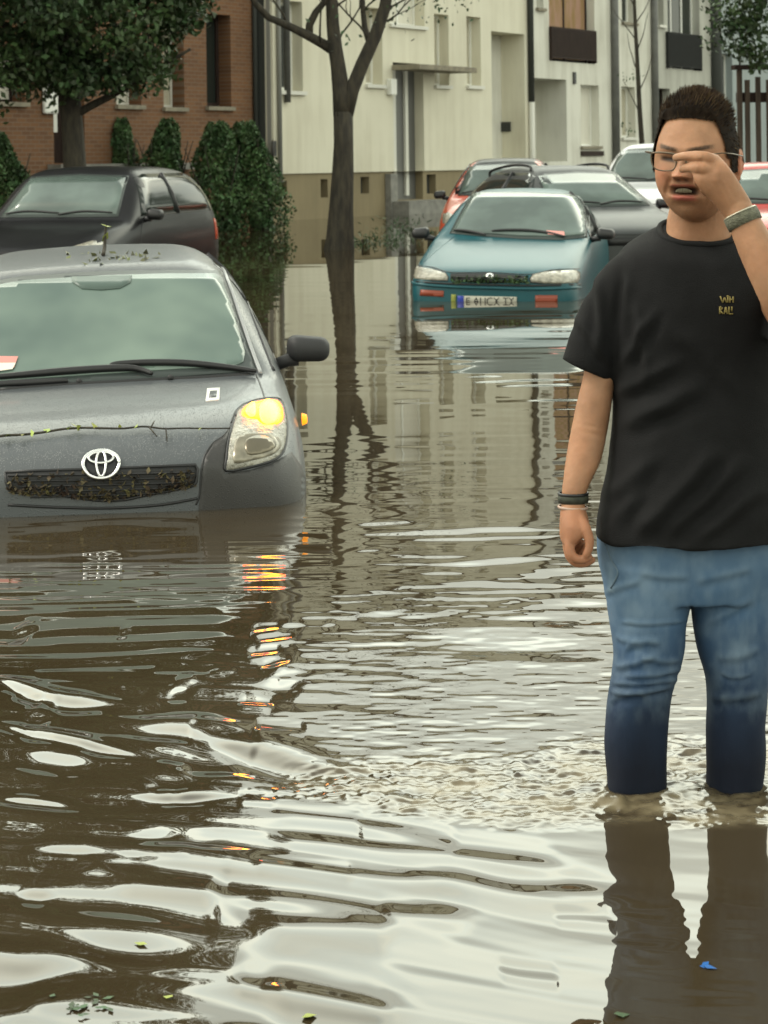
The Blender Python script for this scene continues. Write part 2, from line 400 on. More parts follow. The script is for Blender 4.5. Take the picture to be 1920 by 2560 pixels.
tc = N.new('ShaderNodeTexCoord'); no = N.new('ShaderNodeTexNoise'); no.inputs['Scale'].default_value = 1.4; no.inputs['Detail'].default_value = 5
L.new(tc.outputs['Object'], no.inputs['Vector'])
rp = N.new('ShaderNodeValToRGB')
rp.color_ramp.elements[0].position = .3; rp.color_ramp.elements[0].color = (.034,.024,.012,1)
rp.color_ramp.elements[1].position = .7; rp.color_ramp.elements[1].color = (.050,.038,.022,1)
L.new(no.outputs['Fac'], rp.inputs['Fac'])
# stirred-up silt and bubbles round the walker's legs
at_ = N.new('ShaderNodeAttribute'); at_.attribute_name = 'silt'
mx = N.new('ShaderNodeMix'); mx.data_type = 'RGBA'; mx.inputs['B'].default_value = (.20,.165,.10,1)
L.new(at_.outputs['Fac'], mx.inputs['Factor']); L.new(rp.outputs['Color'], mx.inputs['A']); L.new(mx.outputs['Result'], b.inputs['Base Color'])
mr = N.new('ShaderNodeMapRange'); mr.inputs['To Min'].default_value = .015; mr.inputs['To Max'].default_value = .30
L.new(at_.outputs['Fac'], mr.inputs['Value']); L.new(mr.outputs['Result'], b.inputs['Roughness'])
M['water'] = m
wo = tag(obj('water', wv, wf, m), kind='structure')
X_, Y_ = Xg.ravel(), Yg.ravel()
rr = np.sqrt(((X_-.58)/.85)**2 + ((Y_-4.22)/.34)**2)
si = (1 - smoothstep(.5, 1.05, rr + .35*vnoise(X_*5, Y_*9, 12))) * smoothstep(3.90, 3.98, Y_ + .03*vnoise(X_*6, 0*Y_, 40))
si = np.clip(si*(.45+.9*fbm(X_*14, Y_*22, 50, 4, .65)), 0, 1)
wa = wo.data.attributes.new('silt', 'FLOAT', 'POINT'); wa.data.foreach_set('value', si.astype(np.float32))
# ------------------------------------------------------------------ terrace of houses on the far side
FA = radians(58)
EU = Vector((cos(FA), sin(FA), 0)); EIN = Vector((-sin(FA), cos(FA), 0))
FO = at(830, 543, 46.9); FO.z = 0
def fuz(px, py, inset=0.0):
    """facade coordinates (u along the street, z) of a photo pixel on the plane set back by inset"""
    r = ray(px, py); o = FO + EIN * inset
    t = (o - CAM).dot(EIN) / r.dot(EIN)
    p = CAM + r * t
    return (p - FO).dot(EU), p.z
def rect(x0, x1, y0, y1, inset=0.0):
    ym = (y0 + y1) / 2; xm = (x0 + x1) / 2
    return [fuz(x0, ym, inset)[0], fuz(x1, ym, inset)[0], fuz(xm, y1, inset)[1], fuz(xm, y0, inset)[1]]
def house(name, label, u0, u1, ztop, inset=0.0, depth=9.0):
    e = empty(name, FO + EU * u0 + EIN * inset, (0, 0, FA)); tag(e, label, 'house')
    e['u0'] = u0; e['u1'] = u1; e['inset'] = inset; e['ztop'] = ztop; e['depth'] = depth
    return e
def loc_rects(e, rs): return [[r[0]-e['u0'], r[1]-e['u0'], r[2], r[3]] for r in rs]
def wall_holes(e, holes, mt, z0=-.6, reveal=.35, name='wall'):
    """facade sheet with openings, their reveals, side walls, back and roof edge"""
    W, ZT, DP = e['u1']-e['u0'], e['ztop'], e['depth']
    us = sorted({0.0, W} | {h[0] for h in holes} | {h[1] for h in holes}); us = [u for u in us if 0 <= u <= W]
    zs = sorted({z0, ZT} | {h[2] for h in holes} | {h[3] for h in holes}); zs = [z for z in zs if z0 <= z <= ZT]
    mb = MB()
    inh = lambda u, z: any(h[0] < u < h[1] and h[2] < z < h[3] for h in holes)
    for i in range(len(us)-1):
        for j in range(len(zs)-1):
            if not inh((us[i]+us[i+1])/2, (zs[j]+zs[j+1])/2):
                mb.quad((us[i],0,zs[j]), (us[i+1],0,zs[j]), (us[i+1],0,zs[j+1]), (us[i],0,zs[j+1]))
    for h in holes:
        a, b_, c, d = h[:4]; r = h[4] if len(h) > 4 else reveal
        a2, b2 = max(a, 0), min(b_, W)
        if a >= 0: mb.quad((a,0,c), (a,0,d), (a,r,d), (a,r,c))
        if b_ <= W: mb.quad((b_,0,c), (b_,r,c), (b_,r,d), (b_,0,d))
        mb.quad((a2,0,c), (a2,r,c), (b2,r,c), (b2,0,c)); mb.quad((a2,0,d), (b2,0,d), (b2,r,d), (a2,r,d))
    mb.quad((0,0,z0), (0,0,ZT), (0,DP,ZT), (0,DP,z0)); mb.quad((W,0,z0), (W,DP,z0), (W,DP,ZT), (W,0,ZT))
    mb.quad((0,DP,z0), (0,DP,ZT), (W,DP,ZT), (W,DP,z0))
    o = mb.build(name, mt, e)
    return o
def window(e, h, frame_m, pane_m, reveal=.35, sill_m=None, mull=1, trans=None, curtain=None, sash=None, fw=.06):
    a, b_, c, d = h[:4]; r = reveal
    f = MB()
    f.box(a, a+fw, r-.09, r-.03, c, d); f.box(b_-fw, b_, r-.09, r-.03, c, d)
    f.box(a+fw, b_-fw, r-.09, r-.03, c, c+fw); f.box(a+fw, b_-fw, r-.09, r-.03, d-fw, d)
    for k in range(1, mull):
        x = a + (b_-a)*k/mull; f.box(x-.03, x+.03, r-.085, r-.035, c+fw, d-fw)
    if trans: f.box(a+fw, b_-fw, r-.086, r-.034, trans-.03, trans+.03)
    fo = f.build('window', frame_m, e)
    MB().quad((a+.01, r-.045, c+.01), (b_-.01, r-.045, c+.01), (b_-.01, r-.045, d-.01), (a+.01, r-.045, d-.01)).build('pane', pane_m, fo)
    if sill_m:
        MB().box(a-.05, b_+.05, -.09, r-.1, c-.09, c-.004).build('sill', sill_m, fo)
    if curtain:
        cm, z0, z1 = curtain; v = MB(); n = 12
        for k in range(n):
            x0 = a+.02 + (b_-a-.04)*k/n; x1 = a+.02 + (b_-a-.04)*(k+1)/n; ya = r-.052-(k % 2)*.01; yb = r-.052-((k+1) % 2)*.01
            v.quad((x0,ya,z0), (x1,yb,z0), (x1,yb,z1), (x0,ya,z1))
        v.build('curtain', cm, fo)
    return fo

def brick_mat():
    m, N, L, b = new_mat('red_brick')
    tc = N.new('ShaderNodeTexCoord'); sp = N.new('ShaderNodeSeparateXYZ'); cb = N.new('ShaderNodeCombineXYZ')
    L.new(tc.outputs['Object'], sp.inputs[0]); L.new(sp.outputs['X'], cb.inputs['X']); L.new(sp.outputs['Z'], cb.inputs['Y'])
    br = N.new('ShaderNodeTexBrick'); br.inputs['Scale'].default_value = 1.0
    br.inputs['Brick Width'].default_value = .25; br.inputs['Row Height'].default_value = .083; br.inputs['Mortar Size'].default_value = .010
    br.inputs['Color1'].default_value = (.175,.082,.035,1); br.inputs['Color2'].default_value = (.125,.058,.027,1); br.inputs['Mortar'].default_value = (.16,.105,.07,1)
    L.new(cb.outputs[0], br.inputs['Vector'])
    no = N.new('ShaderNodeTexNoise'); no.inputs['Scale'].default_value = .7; no.inputs['Detail'].default_value = 6; L.new(tc.outputs['Object'], no.inputs['Vector'])
    mr = N.new('ShaderNodeMapRange'); mr.inputs['To Min'].default_value = .7; mr.inputs['To Max'].default_value = 1.3; L.new(no.outputs['Fac'], mr.inputs['Value'])
    hs = N.new('ShaderNodeHueSaturation'); L.new(br.outputs['Color'], hs.inputs['Color']); L.new(mr.outputs['Result'], hs.inputs['Value'])
    L.new(hs.outputs['Color'], b.inputs['Base Color']); b.inputs['Roughness'].default_value = .9
    return m
def plaster(name, c, dirt=(.30,.27,.2), amount=.45):
    """render with vertical weather streaks and blotches"""
    m, N, L, b = new_mat(name)
    tc = N.new('ShaderNodeTexCoord'); mp = N.new('ShaderNodeMapping'); mp.inputs['Scale'].default_value = (2.2, 2.2, .22)
    L.new(tc.outputs['Object'], mp.inputs['Vector'])
    n1 = N.new('ShaderNodeTexNoise'); n1.inputs['Scale'].default_value = 1.5; n1.inputs['Detail'].default_value = 8; n1.inputs['Roughness'].default_value = .65; L.new(mp.outputs['Vector'], n1.inputs['Vector'])
    n2 = N.new('ShaderNodeTexNoise'); n2.inputs['Scale'].default_value = .55; n2.inputs['Detail'].default_value = 6; L.new(tc.outputs['Object'], n2.inputs['Vector'])
    mu = N.new('ShaderNodeMath'); mu.operation = 'MULTIPLY'; L.new(n1.outputs['Fac'], mu.inputs[0]); L.new(n2.outputs['Fac'], mu.inputs[1])
    mr = N.new('ShaderNodeMapRange'); mr.inputs['From Min'].default_value = .18; mr.inputs['From Max'].default_value = .42; mr.inputs['To Max'].default_value = amount
    L.new(mu.outputs[0], mr.inputs['Value'])
    mx = N.new('ShaderNodeMix'); mx.data_type = 'RGBA'; mx.inputs['A'].default_value = (*c, 1); mx.inputs['B'].default_value = (*dirt, 1)
    L.new(mr.outputs['Result'], mx.inputs['Factor']); L.new(mx.outputs['Result'], b.inputs['Base Color'])
    b.inputs['Roughness'].default_value = .92
    bn = N.new('ShaderNodeTexNoise'); bn.inputs['Scale'].default_value = 45; L.new(tc.outputs['Object'], bn.inputs['Vector'])
    bp = N.new('ShaderNodeBump'); bp.inputs['Strength'].default_value = .25; bp.inputs['Distance'].default_value = .01
    L.new(bn.outputs['Fac'], bp.inputs['Height']); L.new(bp.outputs['Normal'], b.inputs['Normal'])
    return m
M['brick'] = brick_mat()
M['cream'] = plaster('cream_render', (.66,.63,.51), (.42,.38,.28), .5)
M['ochre'] = plaster('ochre_plinth', (.24,.195,.115), (.14,.112,.065), .6)
M['white_render'] = plaster('white_render', (.64,.63,.56), (.30,.28,.22), .6)
M['grey_render'] = plaster('grey_render', (.44,.44,.39), (.22,.21,.18), .7)
M['bluegrey_render'] = plaster('bluegrey_render', (.30,.34,.34), (.2,.23,.23), .5)
M['slate'] = mat('slate', (.07,.07,.075), .7, (.04,.04,.045), 5)
M['stone_sill'] = mat('stone_sill', (.26,.23,.17), .85, (.18,.16,.12), 8)
M['white_sill'] = mat('white_sill', (.62,.61,.55), .6)
M['pane'] = mat('pane', (.05,.055,.055), .05, spec=.7)
M['shutter'] = mat('shutter', (.46,.43,.33), .6, (.40,.37,.28), 3, (1,1,14))
M['brown_wood'] = mat('brown_wood', (.036,.022,.017), .75, (.022,.014,.012), 4, (6,6,.6), spec=.2)
M['curtain_white'] = mat('curtain_white', (.62,.60,.52), .9)
M['curtain_ochre'] = mat('curtain_ochre', (.24,.15,.05), .85, (.34,.20,.14), 2.2, (2,2,.6))
M['pipe_grey'] = mat('pipe_grey', (.13,.13,.12), .55, (.09,.09,.085), 3)
M['pipe_dark'] = mat('pipe_dark', (.045,.048,.044), .7, spec=.25)
M['grey_paint'] = mat('grey_paint', (.25,.25,.23), .6)
M['door_grey'] = mat('door_grey', (.10,.10,.095), .5, (.11,.11,.10), 3, (3,3,.4))
M['concrete'] = mat('concrete', (.24,.235,.21), .9, (.17,.165,.15), 5, bump=.3)

UA1 = fuz(640, 300, .48)[0]; UB0 = fuz(684, 300)[0]; UB1 = fuz(1327, 200)[0]; UC1 = fuz(1634, 200)[0]; UD1 = fuz(1792, 200)[0]
UA0 = UA1 - 24
# ---- brick house
e = house('brick_house', 'red brick house with tall narrow windows behind the leafy tree and the clipped bushes', UA0, UA1, 10.0, .48)
aw = [rect(-60, 62, 120, 254, .48), rect(290, 352, 60, 262, .48), rect(408, 460, 40, 268, .48), rect(516, 577, 36, 266, .48)]
ad_ = rect(133, 210, 40, 408, .48)
H = loc_rects(e, aw); HD = loc_rects(e, [ad_])[0]
dz = 3.1
up = [[h[0], h[1], h[2]+dz, min(h[3], h[2]+1.9)+dz] for h in H]
extra = [[H[0][0]-k*3.2-1.2, H[0][0]-k*3.2, H[0][2], H[0][3]] for k in (1, 2, 3)]
HOL = [h+[.42] for h in H+extra] + [h+[.42] for h in up if h[3] < 9.6] + [HD+[.55]]
wl = wall_holes(e, HOL, M['brick'], reveal=.42)
kinds = ['g', 'w', 's', 'd'] + ['g']*20
for i, h in enumerate(H + extra + [u for u in up if u[3] < 9.6]):
    k = kinds[i]
    pm = {'g': M['pane'], 'w': M['pane'], 's': M['shutter'], 'd': M['dark_glass']}[k]
    fm = M['brown_wood'] if k in 'dg' else M['white_sill']
    cur = None
    if k == 'g' and i == 0: cur = (M['curtain_white'], h[2]+.05, h[3])
    if k == 'w': cur = (M['curtain_white'], h[2]+.06, h[2]+.9)
    window(e, h, fm, pm, .42, M['stone_sill'], mull=1, trans=h[2]+.5 if k == 'g' else None, curtain=cur, fw=.09 if k == 'd' else .06)
dm = MB().box(HD[0], HD[1], .42, .49, HD[2], HD[3]); do = dm.build('door', M['brown_wood'], e)
MB().box(HD[0]+.30, HD[0]+.52, .36, .418, HD[2]+.62, HD[2]+1.12).build('letter_box', M['white_plastic'], do)
MB().box(HD[0]-.35, HD[0]+.05, -.10, -.005, H[0][2]-.22, H[0][2]+.38).build('house_lamp', M['white_plastic'], e, bevel=.04)
MB().box(HD[0]-.2, HD[1]+3.4, -.35, -.004, HD[2]-.16, HD[2]-.02).build('door_step', M['concrete'], e)
W = e['u1']-e['u0']
MB().box(-.2, W-.05, -.35, 9.2, 10.0, 10.2).build('roof', M['slate'], e)
MB().tube([(W-.10, -.07, -.3), (W-.10, -.07, 9.95)], .055, 10).build('drainpipe', M['pipe_dark'], e, True)

# ---- cream house
e = house('cream_house', 'cream rendered house with ochre plinth and a canopy over its grey front door', UB0, UB1, 10.3)
zpl = fuz(830, 432)[1]
bw = [rect(696, 756, -40, 227), rect(914, 956, 20, 211), rect(1086, 1122, 36, 213), rect(1167, 1202, 42, 214)]
bd = rect(984, 1060, 158, 512); br_ = rect(1230, 1313, 82, 452)
H = loc_rects(e, bw); HD = loc_rects(e, [bd])[0]; HR = loc_rects(e, [br_])[0]
for h in H: h[3] = min(h[3], h[2]+2.05)
base_w = loc_rects(e, [rect(704, 722, 452, 500), rect(806, 824, 448, 494), rect(906, 927, 442, 484), rect(1071, 1094, 436, 484)])
up = [[h[0], h[1], h[2]+2.95, h[2]+2.95+1.75] for h in H] + [[HD[0]-.1, HD[1]+.1, HD[3]+.95, HD[3]+2.7]]
up += [[h[0], h[1], h[2]+2.7, h[3]+2.7] for h in up if h[3]+2.7 < 10.1]
W = e['u1']-e['u0']
HD[2] = max(HD[2], .35)
# wall above the plinth, plinth below
MB().box(-.016, -.004, .22, .47, -.2, 10.2).build('side_strip', M['pipe_dark'], e); MB().box(-.022, -.004, .06, .16, -.2, 10.2).build('side_strip', M['grey_paint'], e)  # dark and grey strips set on the side wall
def clip_lo(h, z): return [h[0], h[1], max(h[2], z), h[3]] + h[4:]
HOL = [h+[.38] for h in H+up] + [clip_lo(HD, zpl)+[.34], clip_lo(HR, zpl)+[.85]]
wall_holes(e, HOL, M['cream'], z0=zpl)
pm_ = MB(); pz = zpl-.004
cuts = sorted([h+[.2] for h in base_w] + [[HD[0], HD[1], HD[2], pz, .34], [HR[0], HR[1], HR[2], pz, .85]], key=lambda h: h[0])
x = -.0
for h in cuts:
    if h[0] > x: pm_.box(x, h[0], .05, .40, -.6, pz)
    pm_.box(h[0], h[1], .05, .40, -.6, h[2])
    if h[3] < pz-.01: pm_.box(h[0], h[1], .05, .40, h[3], pz)
    x = h[1]
pm_.box(x, W, .05, .40, -.6, pz); pm_.box(0, W, .42, .8, -.6, -.1)
pm_.build('plinth', M['ochre'], e)
for h in base_w:
    MB().box(h[0], h[1], .25, .32, h[2], min(h[3], pz)).build('cellar_window', M['pipe_dark'], e)
for i, h in enumerate(H):
    if i == 0:
        fo = window(e, h, M['white_plastic'], M['pane'], .38, M['white_sill'], mull=2, fw=.09)
    else:
        window(e, h, M['white_plastic'], M['shutter'], .38, M['white_sill'])
for h in up: window(e, h, M['white_plastic'], M['pane'], .38, M['white_sill'], mull=2, curtain=(M['curtain_white'], h[2]+.05, h[3]-.02))
# front door between pale jambs, canopy, step
do = MB().box(HD[0], HD[1], .27, .33, HD[2], HD[3]).build('door', M['door_grey'], e)
jb = MB(); wd = HD[1]-HD[0]
for q in (.22, .62): jb.box(HD[0]+wd*q, HD[0]+wd*q+.13, .20, .268, HD[2]+.1, HD[3]-.05)
jb.build('door_strip', M['white_sill'], do)
MB().box(HD[0]-.35, HD[0]-.03, -.12, .045, -.4, zpl-.05).build('step_cheek', M['concrete'], e)
cz = fuz(985, 170)[1]
MB().box(HD[0]-.05, HD[1]+1.35, -.80, -.006, cz-.06, cz+.07).build('canopy', M['stone_sill'], e, bevel=.01)
MB().box(HD[0]-.3, HD[1]+.5, -.6, .045, -.5, HD[2]-.02).build('door_step', M['concrete'], e)
MB().box(HD[0]-.32, HD[0]-.06, -.16, -.006, fuz(980,238)[1], fuz(980,198)[1]).build('letter_box', M['white_plastic'], e, bevel=.02)
vz = fuz(680, 371)[1]; vu = fuz(682, 371)[0]-e['u0']
MB().box(vu-.05, vu+.09, -.04, -.004, vz-.17, vz+.17).build('wall_vent', M['black_trim'], e)
do = MB().box(HR[0], HR[1], .74, .84, HR[2], HR[3]).build('door', M['white_render'], e)
MB().box(HR[0]+.08, HR[0]+1.05, .68, .738, HR[2], HR[2]+2.35).build('door_leaf', M['door_grey'], do)
MB().box(HR[1]-.06, HR[1]-.012, .45, .75, HR[2]+1.35, HR[2]+1.62).build('bell_plate', M['pipe_dark'], e)
MB().box(-.25, W+.1, -.4, 9.2, 10.3, 10.5).build('roof', M['slate'], e)
MB().tube([(.16, -.06, zpl-.2), (.16, -.06, 10.2)], .05, 10).build('drainpipe', M['grey_paint'], e, True)
MB().tube([(.46, -.07, fuz(675,255)[1]), (.46, -.07, 10.2)], .075, 10).build('drainpipe', M['pipe_grey'], e, True)
MB().tube([(W-.12, -.08, fuz(1328,255)[1]), (W-.12, -.08, 10.2)], .085, 10).build('drainpipe', M['pipe_dark'], e, True)
MB().tube([(W-.12, -.08, -.3), (W-.12, -.08, fuz(1328,255)[1]-.004)], .08, 10).build('drainpipe', M['white_sill'], e, True)

# ---- white houses
M['railing_dark'] = mat('railing_dark', (.022,.023,.022), .8, spec=.15)
def railing(e, r, mt):
    a, b_, c, d = r; mb = MB()
    mb.box(a, b_, -.09, -.05, c+.06, c+.10); mb.box(a, b_, -.09, -.05, d-.06, d)
    n = int((b_-a)/.075)
    for k in range(n+1):
        x = a + (b_-a)*k/n; mb.box(x-.026, x+.026, -.085, -.055, c+.1, d-.06)
    mb.box(a-.03, a+.01, -.09, .2, c, d); mb.box(b_-.01, b_+.03, -.09, .2, c, d)
    return mb.build('balcony_railing', mt, e)
e = house('white_house', 'white rendered house with dark balcony railing and ochre curtains above', UB1, UC1, 10.3)
W = e['u1']-e['u0']
cw = loc_rects(e, [rect(1452, 1498, 213, 365), rect(1554, 1588, 217, 343), rect(1341, 1358, -60, 20), rect(1554, 1588, -90, 56)])
fdoor = loc_rects(e, [rect(1372, 1486, -120, 156)])[0]; dr = loc_rects(e, [rect(1335, 1417, 197, 404)])[0]
dr[2] = max(dr[2], 1.0); dr[0] = max(dr[0], .02)
HOL = [h+[.35] for h in cw] + [fdoor+[.35], dr+[1.1]]
ups = [[h[0], h[1], fdoor[3]+.7, fdoor[3]+2.2] for h in (cw[0], cw[1], fdoor) if fdoor[3]+2.2 < 10]
wall_holes(e, HOL + [h+[.35] for h in ups], M['white_render'])
window(e, cw[0], M['white_plastic'], M['pane'], .35, M['stone_sill'], mull=1, curtain=(M['curtain_white'], cw[0][2]+.05, cw[0][3]-.05))
window(e, cw[1], M['white_plastic'], M['shutter'], .35, M['white_sill'])
window(e, cw[2], M['white_plastic'], M['dark_glass'], .35, M['stone_sill'])
window(e, cw[3], M['white_plastic'], M['dark_glass'], .35, M['stone_sill'], mull=2)
window(e, fdoor, M['brown_wood'], M['pane'], .35, None, mull=2, curtain=(M['curtain_ochre'], fdoor[2]+.1, fdoor[3]-.03))
for h in ups: window(e, h, M['white_plastic'], M['pane'], .35, M['stone_sill'])
rl = rect(1374, 1484, 72, 154); rl = loc_rects(e, [rl])[0]; railing(e, rl, M['brown_wood'])
do = MB().box(dr[0], dr[1], 1.0, 1.08, dr[2], dr[3]).build('door', M['white_render'], e)
MB().box(dr[0]+.06, dr[0]+1.5, .93, .998, dr[2], dr[3]-.12).build('door_leaf', M['pipe_dark'], do)
zz = fuz(1475, 383)[1]; MB().box(cw[0][0]-.05, cw[0][1]+.2, -.05, -.005, zz-.08, zz+.06).build('wall_ledge', M['brown_wood'], e)
vu, vz = fuz(1434, 195); vu -= e['u0']; MB().box(vu-.06, vu+.08, -.05, -.005, vz-.17, vz+.17).build('wall_vent', M['black_trim'], e)
MB().box(.12, W+.0, -.4, 9.2, 10.3, 10.5).build('roof', M['slate'], e)
pu = fuz(1531, 200)[0]-e['u0']; MB().tube([(pu, -.1, -.3), (pu, -.1, 10.2)], .12, 10).build('drainpipe', M['pipe_grey'], e, True)
MB().tube([(W-.1, -.1, -.3), (W-.1, -.1, 10.2)], .11, 10).build('drainpipe', M['pipe_grey'], e, True)

e = house('white_house', 'grey white house with dark balcony railing behind the head of the wading man', UC1, UD1, 10.3, .05)
W = e['u1']-e['u0']
cw = loc_rects(e, [rect(1646, 1679, 221, 360), rect(1722, 1765, 221, 360), rect(1648, 1662, -100, 62)])
fdoor = loc_rects(e, [rect(1666, 1752, -120, 174)])[0]; fdoor[0] += .2
wall_holes(e, [h+[.35] for h in cw] + [fdoor+[.35]], M['grey_render'])
for h in cw[:2]: window(e, h, M['brown_wood'], M['dark_glass'], .35, M['stone_sill'])
window(e, cw[2], M['white_plastic'], M['pane'], .35, M['white_sill'])
window(e, fdoor, M['white_plastic'], M['dark_glass'], .35, None, mull=3)
railing(e, loc_rects(e, [rect(1669, 1752, 84, 174)])[0], M['railing_dark'])
MB().box(0.02, W+.3, -.4, 9.2, 10.3, 10.5).build('roof', M['slate'], e)
MB().tube([(W-.2, -.12, -.3), (W-.2, -.12, 10.2)], .2, 10).build('drainpipe', M['pipe_dark'], e, True)
e = house('blue_grey_house', 'plain blue grey house end at the right edge behind the wooden gate', UD1+.3, UD1+30, 9.0, 1.6)
W = e['u1']-e['u0']; wall_holes(e, [[3.5, 5, 3, 5, .35]], M['bluegrey_render']); window(e, [3.5, 5, 3, 5], M['white_plastic'], M['pane'], .35, M['stone_sill'])
MB().box(0, W, -.3, 9.2, 9.0, 9.2).build('roof', M['slate'], e)

# ---- wooden gate with posts at the right edge
g0 = at(1852, 400, 40.0); g0.z = -.3
e = empty('wooden_gate', g0, (0, 0, radians(6))); tag(e, 'tall dark brown wooden gate with spaced boards at the right edge of the street', 'gate')
M['gate_wood'] = mat('gate_wood', (.075,.05,.034), .8, (.04,.027,.018), 3, (8,8,.5))
for k in range(9):
    x = .10 + k*.22
    MB().box(x, x+.10, -.03, .03, .1, 3.15 + .06*(k % 2)).build('board', M['gate_wood'], e, bevel=.006)
MB().box(-.05, 2.2, .04, .12, 2.70, 2.9).build('rail', M['brown_wood'], e); MB().box(-.05, 2.2, .04, .12, .5, .68).build('rail', M['brown_wood'], e)
for x in (0, 2.1): MB().box(x-.06, x+.04, -.05, .035, 0, 3.35).build('post', M['gate_wood'], e, bevel=.01)
MB().box(-.12, 2.3, -.09, .2, 3.36, 3.45).build('cap_rail', M['brown_wood'], e)
fi = MB()
for k in range(10):
    x = .02+k*.24; fi.tube([(x, .05, 3.45), (x, .05, 3.62), (x+.03, .05, 3.75), (x+.1, .05, 3.72), (x+.1, .05, 3.6)], .022, 6)
fi.build('finial', M['black_trim'], e)
# ------------------------------------------------------------------ trees, bushes, weeds
def leaf_mesh(name, C, size, mt, parent, aspect=.55, up=0.2, jitter=.35):
    """one folded leaf per centre point"""
    C = np.asarray(C, float); n = len(C)
    t = RNG.normal(size=(n, 3)); t[:, 2] -= .35; t /= np.linalg.norm(t, axis=1)[:, None]
    q = RNG.normal(size=(n, 3)); q[:, 2] += up*4
    b = np.cross(t, q); b /= np.linalg.norm(b, axis=1)[:, None]
    nn = np.cross(t, b)
    s = size * (1 + jitter * RNG.uniform(-1, 1, n))[:, None]
    t = t*s; b = b*s*aspect*.5; nn = nn*s*.10
    V = np.stack([C - t*.5, C + b + nn, C + t*.5, C - b + nn], 1).reshape(-1, 3)
    i = np.arange(n)[:, None]*4
    Fq = np.concatenate([i, i+1, i+2, i+3], 1)
    return obj(name, V, Fq, mt, parent, smooth=False)
def clumps(centres, per, spread, flat=.8):
    out = []
    for c in centres:
        k = int(per*random.uniform(.6, 1.4))
        d = RNG.normal(size=(k, 3)); d /= np.linalg.norm(d, axis=1)[:, None]
        r = RNG.random(k)**.45 * spread * random.uniform(.7, 1.25)
        p = d*r[:, None]; p[:, 2] *= flat
        out.append(p + np.array(c))
    return np.concatenate(out)
def limb(mb, p, d, ln, r0, r1, seg=6, wob=.12, n=8):
    pts = [Vector(p)]; d = Vector(d).normalized()
    for k in range(seg):
        d = (d + Vector((random.uniform(-wob, wob), random.uniform(-wob, wob), random.uniform(-wob*.5, wob)))).normalized()
        pts.append(pts[-1] + d*ln/seg)
    mb.tube(pts, [r0 + (r1-r0)*k/seg for k in range(seg+1)], n)
    return pts, d

# ---- leafy street tree on the left
b0 = at(186, 470, 30.0); b0.z = ground_z(30.0)
e = empty('street_tree', b0); tag(e, 'dense dark green leafy tree in front of the red brick house', 'tree')
tr = MB()
tr.tube([(0,0,-.2),(.0,0,.5),(.02,0,1.4),(-.03,.02,2.3),(-.1,0,3.2)], [.25,.20,.175,.165,.15], 12)
tips = []
for k in range(20):
    a = k*2.4; p = Vector((-.08, 0, 2.3 + k*.38))
    pts, d = limb(tr, p, (cos(a), sin(a), .55+.04*k), random.uniform(1.8, 2.9), .07, .02)
    tips += pts[2:]
    for j in (2, 4):
        q, _ = limb(tr, pts[j], d + Vector((random.uniform(-.8,.8), random.uniform(-.8,.8), .3)), 1.2, .03, .01, 4); tips += q[1:]
limb(tr, (-.1,0,3.1), (-.05,0,1), 8.2, .13, .03)
tr.build('trunk', M['bark'], e, True)
cs = []
def in_crown(x, y, z):
    zc, rz = 7.3, 5.0
    t = (z-zc)/rz
    if abs(t) > 1: return False
    r = 3.4*sqrt(1-abs(t)**2.6)
    lo = 2.42 + .22*abs(x+.6)*(.5 if x > -.6 else .2)
    return sqrt((x+.75)**2 + y*y) < r and z > lo
while len(cs) < 760:
    x, y, z = random.uniform(-4.2, 3.4), random.uniform(-3, 3), random.uniform(1.7, 13.2)
    if in_crown(x, y, z) and (sqrt((x+.75)**2+y*y+((z-7.4)*.6)**2) > 1.7 or random.random() < .25): cs.append((x, y, z))
# lower right skirt seen against the brick
for (px, py) in ((300,150),(345,160),(385,150),(405,110),(430,60),(395,165),(350,195),(300,195),(250,190),(215,195),(150,190),(110,170),(60,140),(30,110),(190,205),(260,160),(330,100),(420,20),(455,5),(130,150),(170,175),(95,110)):
    p = at(px, py, 30 + random.uniform(-1.2, .6)) - b0; cs.append(tuple(p))
core = []
while len(core) < 240:
    x, y, z = random.uniform(-3.6, 2.4), random.uniform(-2.2, 2.2), random.uniform(3.2, 11.6)
    if sqrt(((x+.75)/2.6)**2 + (y/2.2)**2 + ((z-7.3)/4.4)**2) < 1: core.append((x, y, z))
leaf_mesh('crown', np.concatenate([clumps(cs, 130, .46), clumps(core, 110, .55)]), .116, M['leaf_dark'], e)

# ---- bare-limbed tree in the water, middle
b1 = at(848, 622, 30.0); b1.z = 0
D1 = 30.0
e = empty('street_tree', b1); tag(e, 'forked tree with bare dark limbs standing in the flood before the cream house', 'tree')
tr = MB()
def T(px, py, dd=0.0): return at(px, py, D1+dd) - b1
S1 = FOC/D1
tr.tube([T(846,690), T(846,640), T(850,600), T(853,520), T(857,440), T(859,360), T(858,280)], [46/S1, 42/S1, 36/S1, 31/S1, 28/S1, 25/S1, 25/S1], 14)
tr.tube([T(858,290), T(853,230), T(846,170), T(838,120), T(832,60), T(829,0), T(826,-120), T(815,-300)], [25/S1, 22/S1, 19/S1, 18/S1, 16/S1, 15/S1, 12/S1, 6/S1], 12)
tr.tube([T(862,285), T(880,225), T(906,160), T(938,90), T(962,20), T(975,-60), T(1010,-200), T(1030,-420)], [22/S1, 18/S1, 17/S1, 16/S1, 15/S1, 13/S1, 9/S1, 4/S1], 12)
tr.tube([T(838,128,.1), T(805,108,.1), T(765,86,-.1), T(715,62,-.2), T(672,44,-.3), T(640,10,-.4), T(600,-60,-.5), T(540,-200,-.6)], [15/S1, 13/S1, 12/S1, 10/S1, 9/S1, 8/S1, 6/S1, 3/S1], 10)
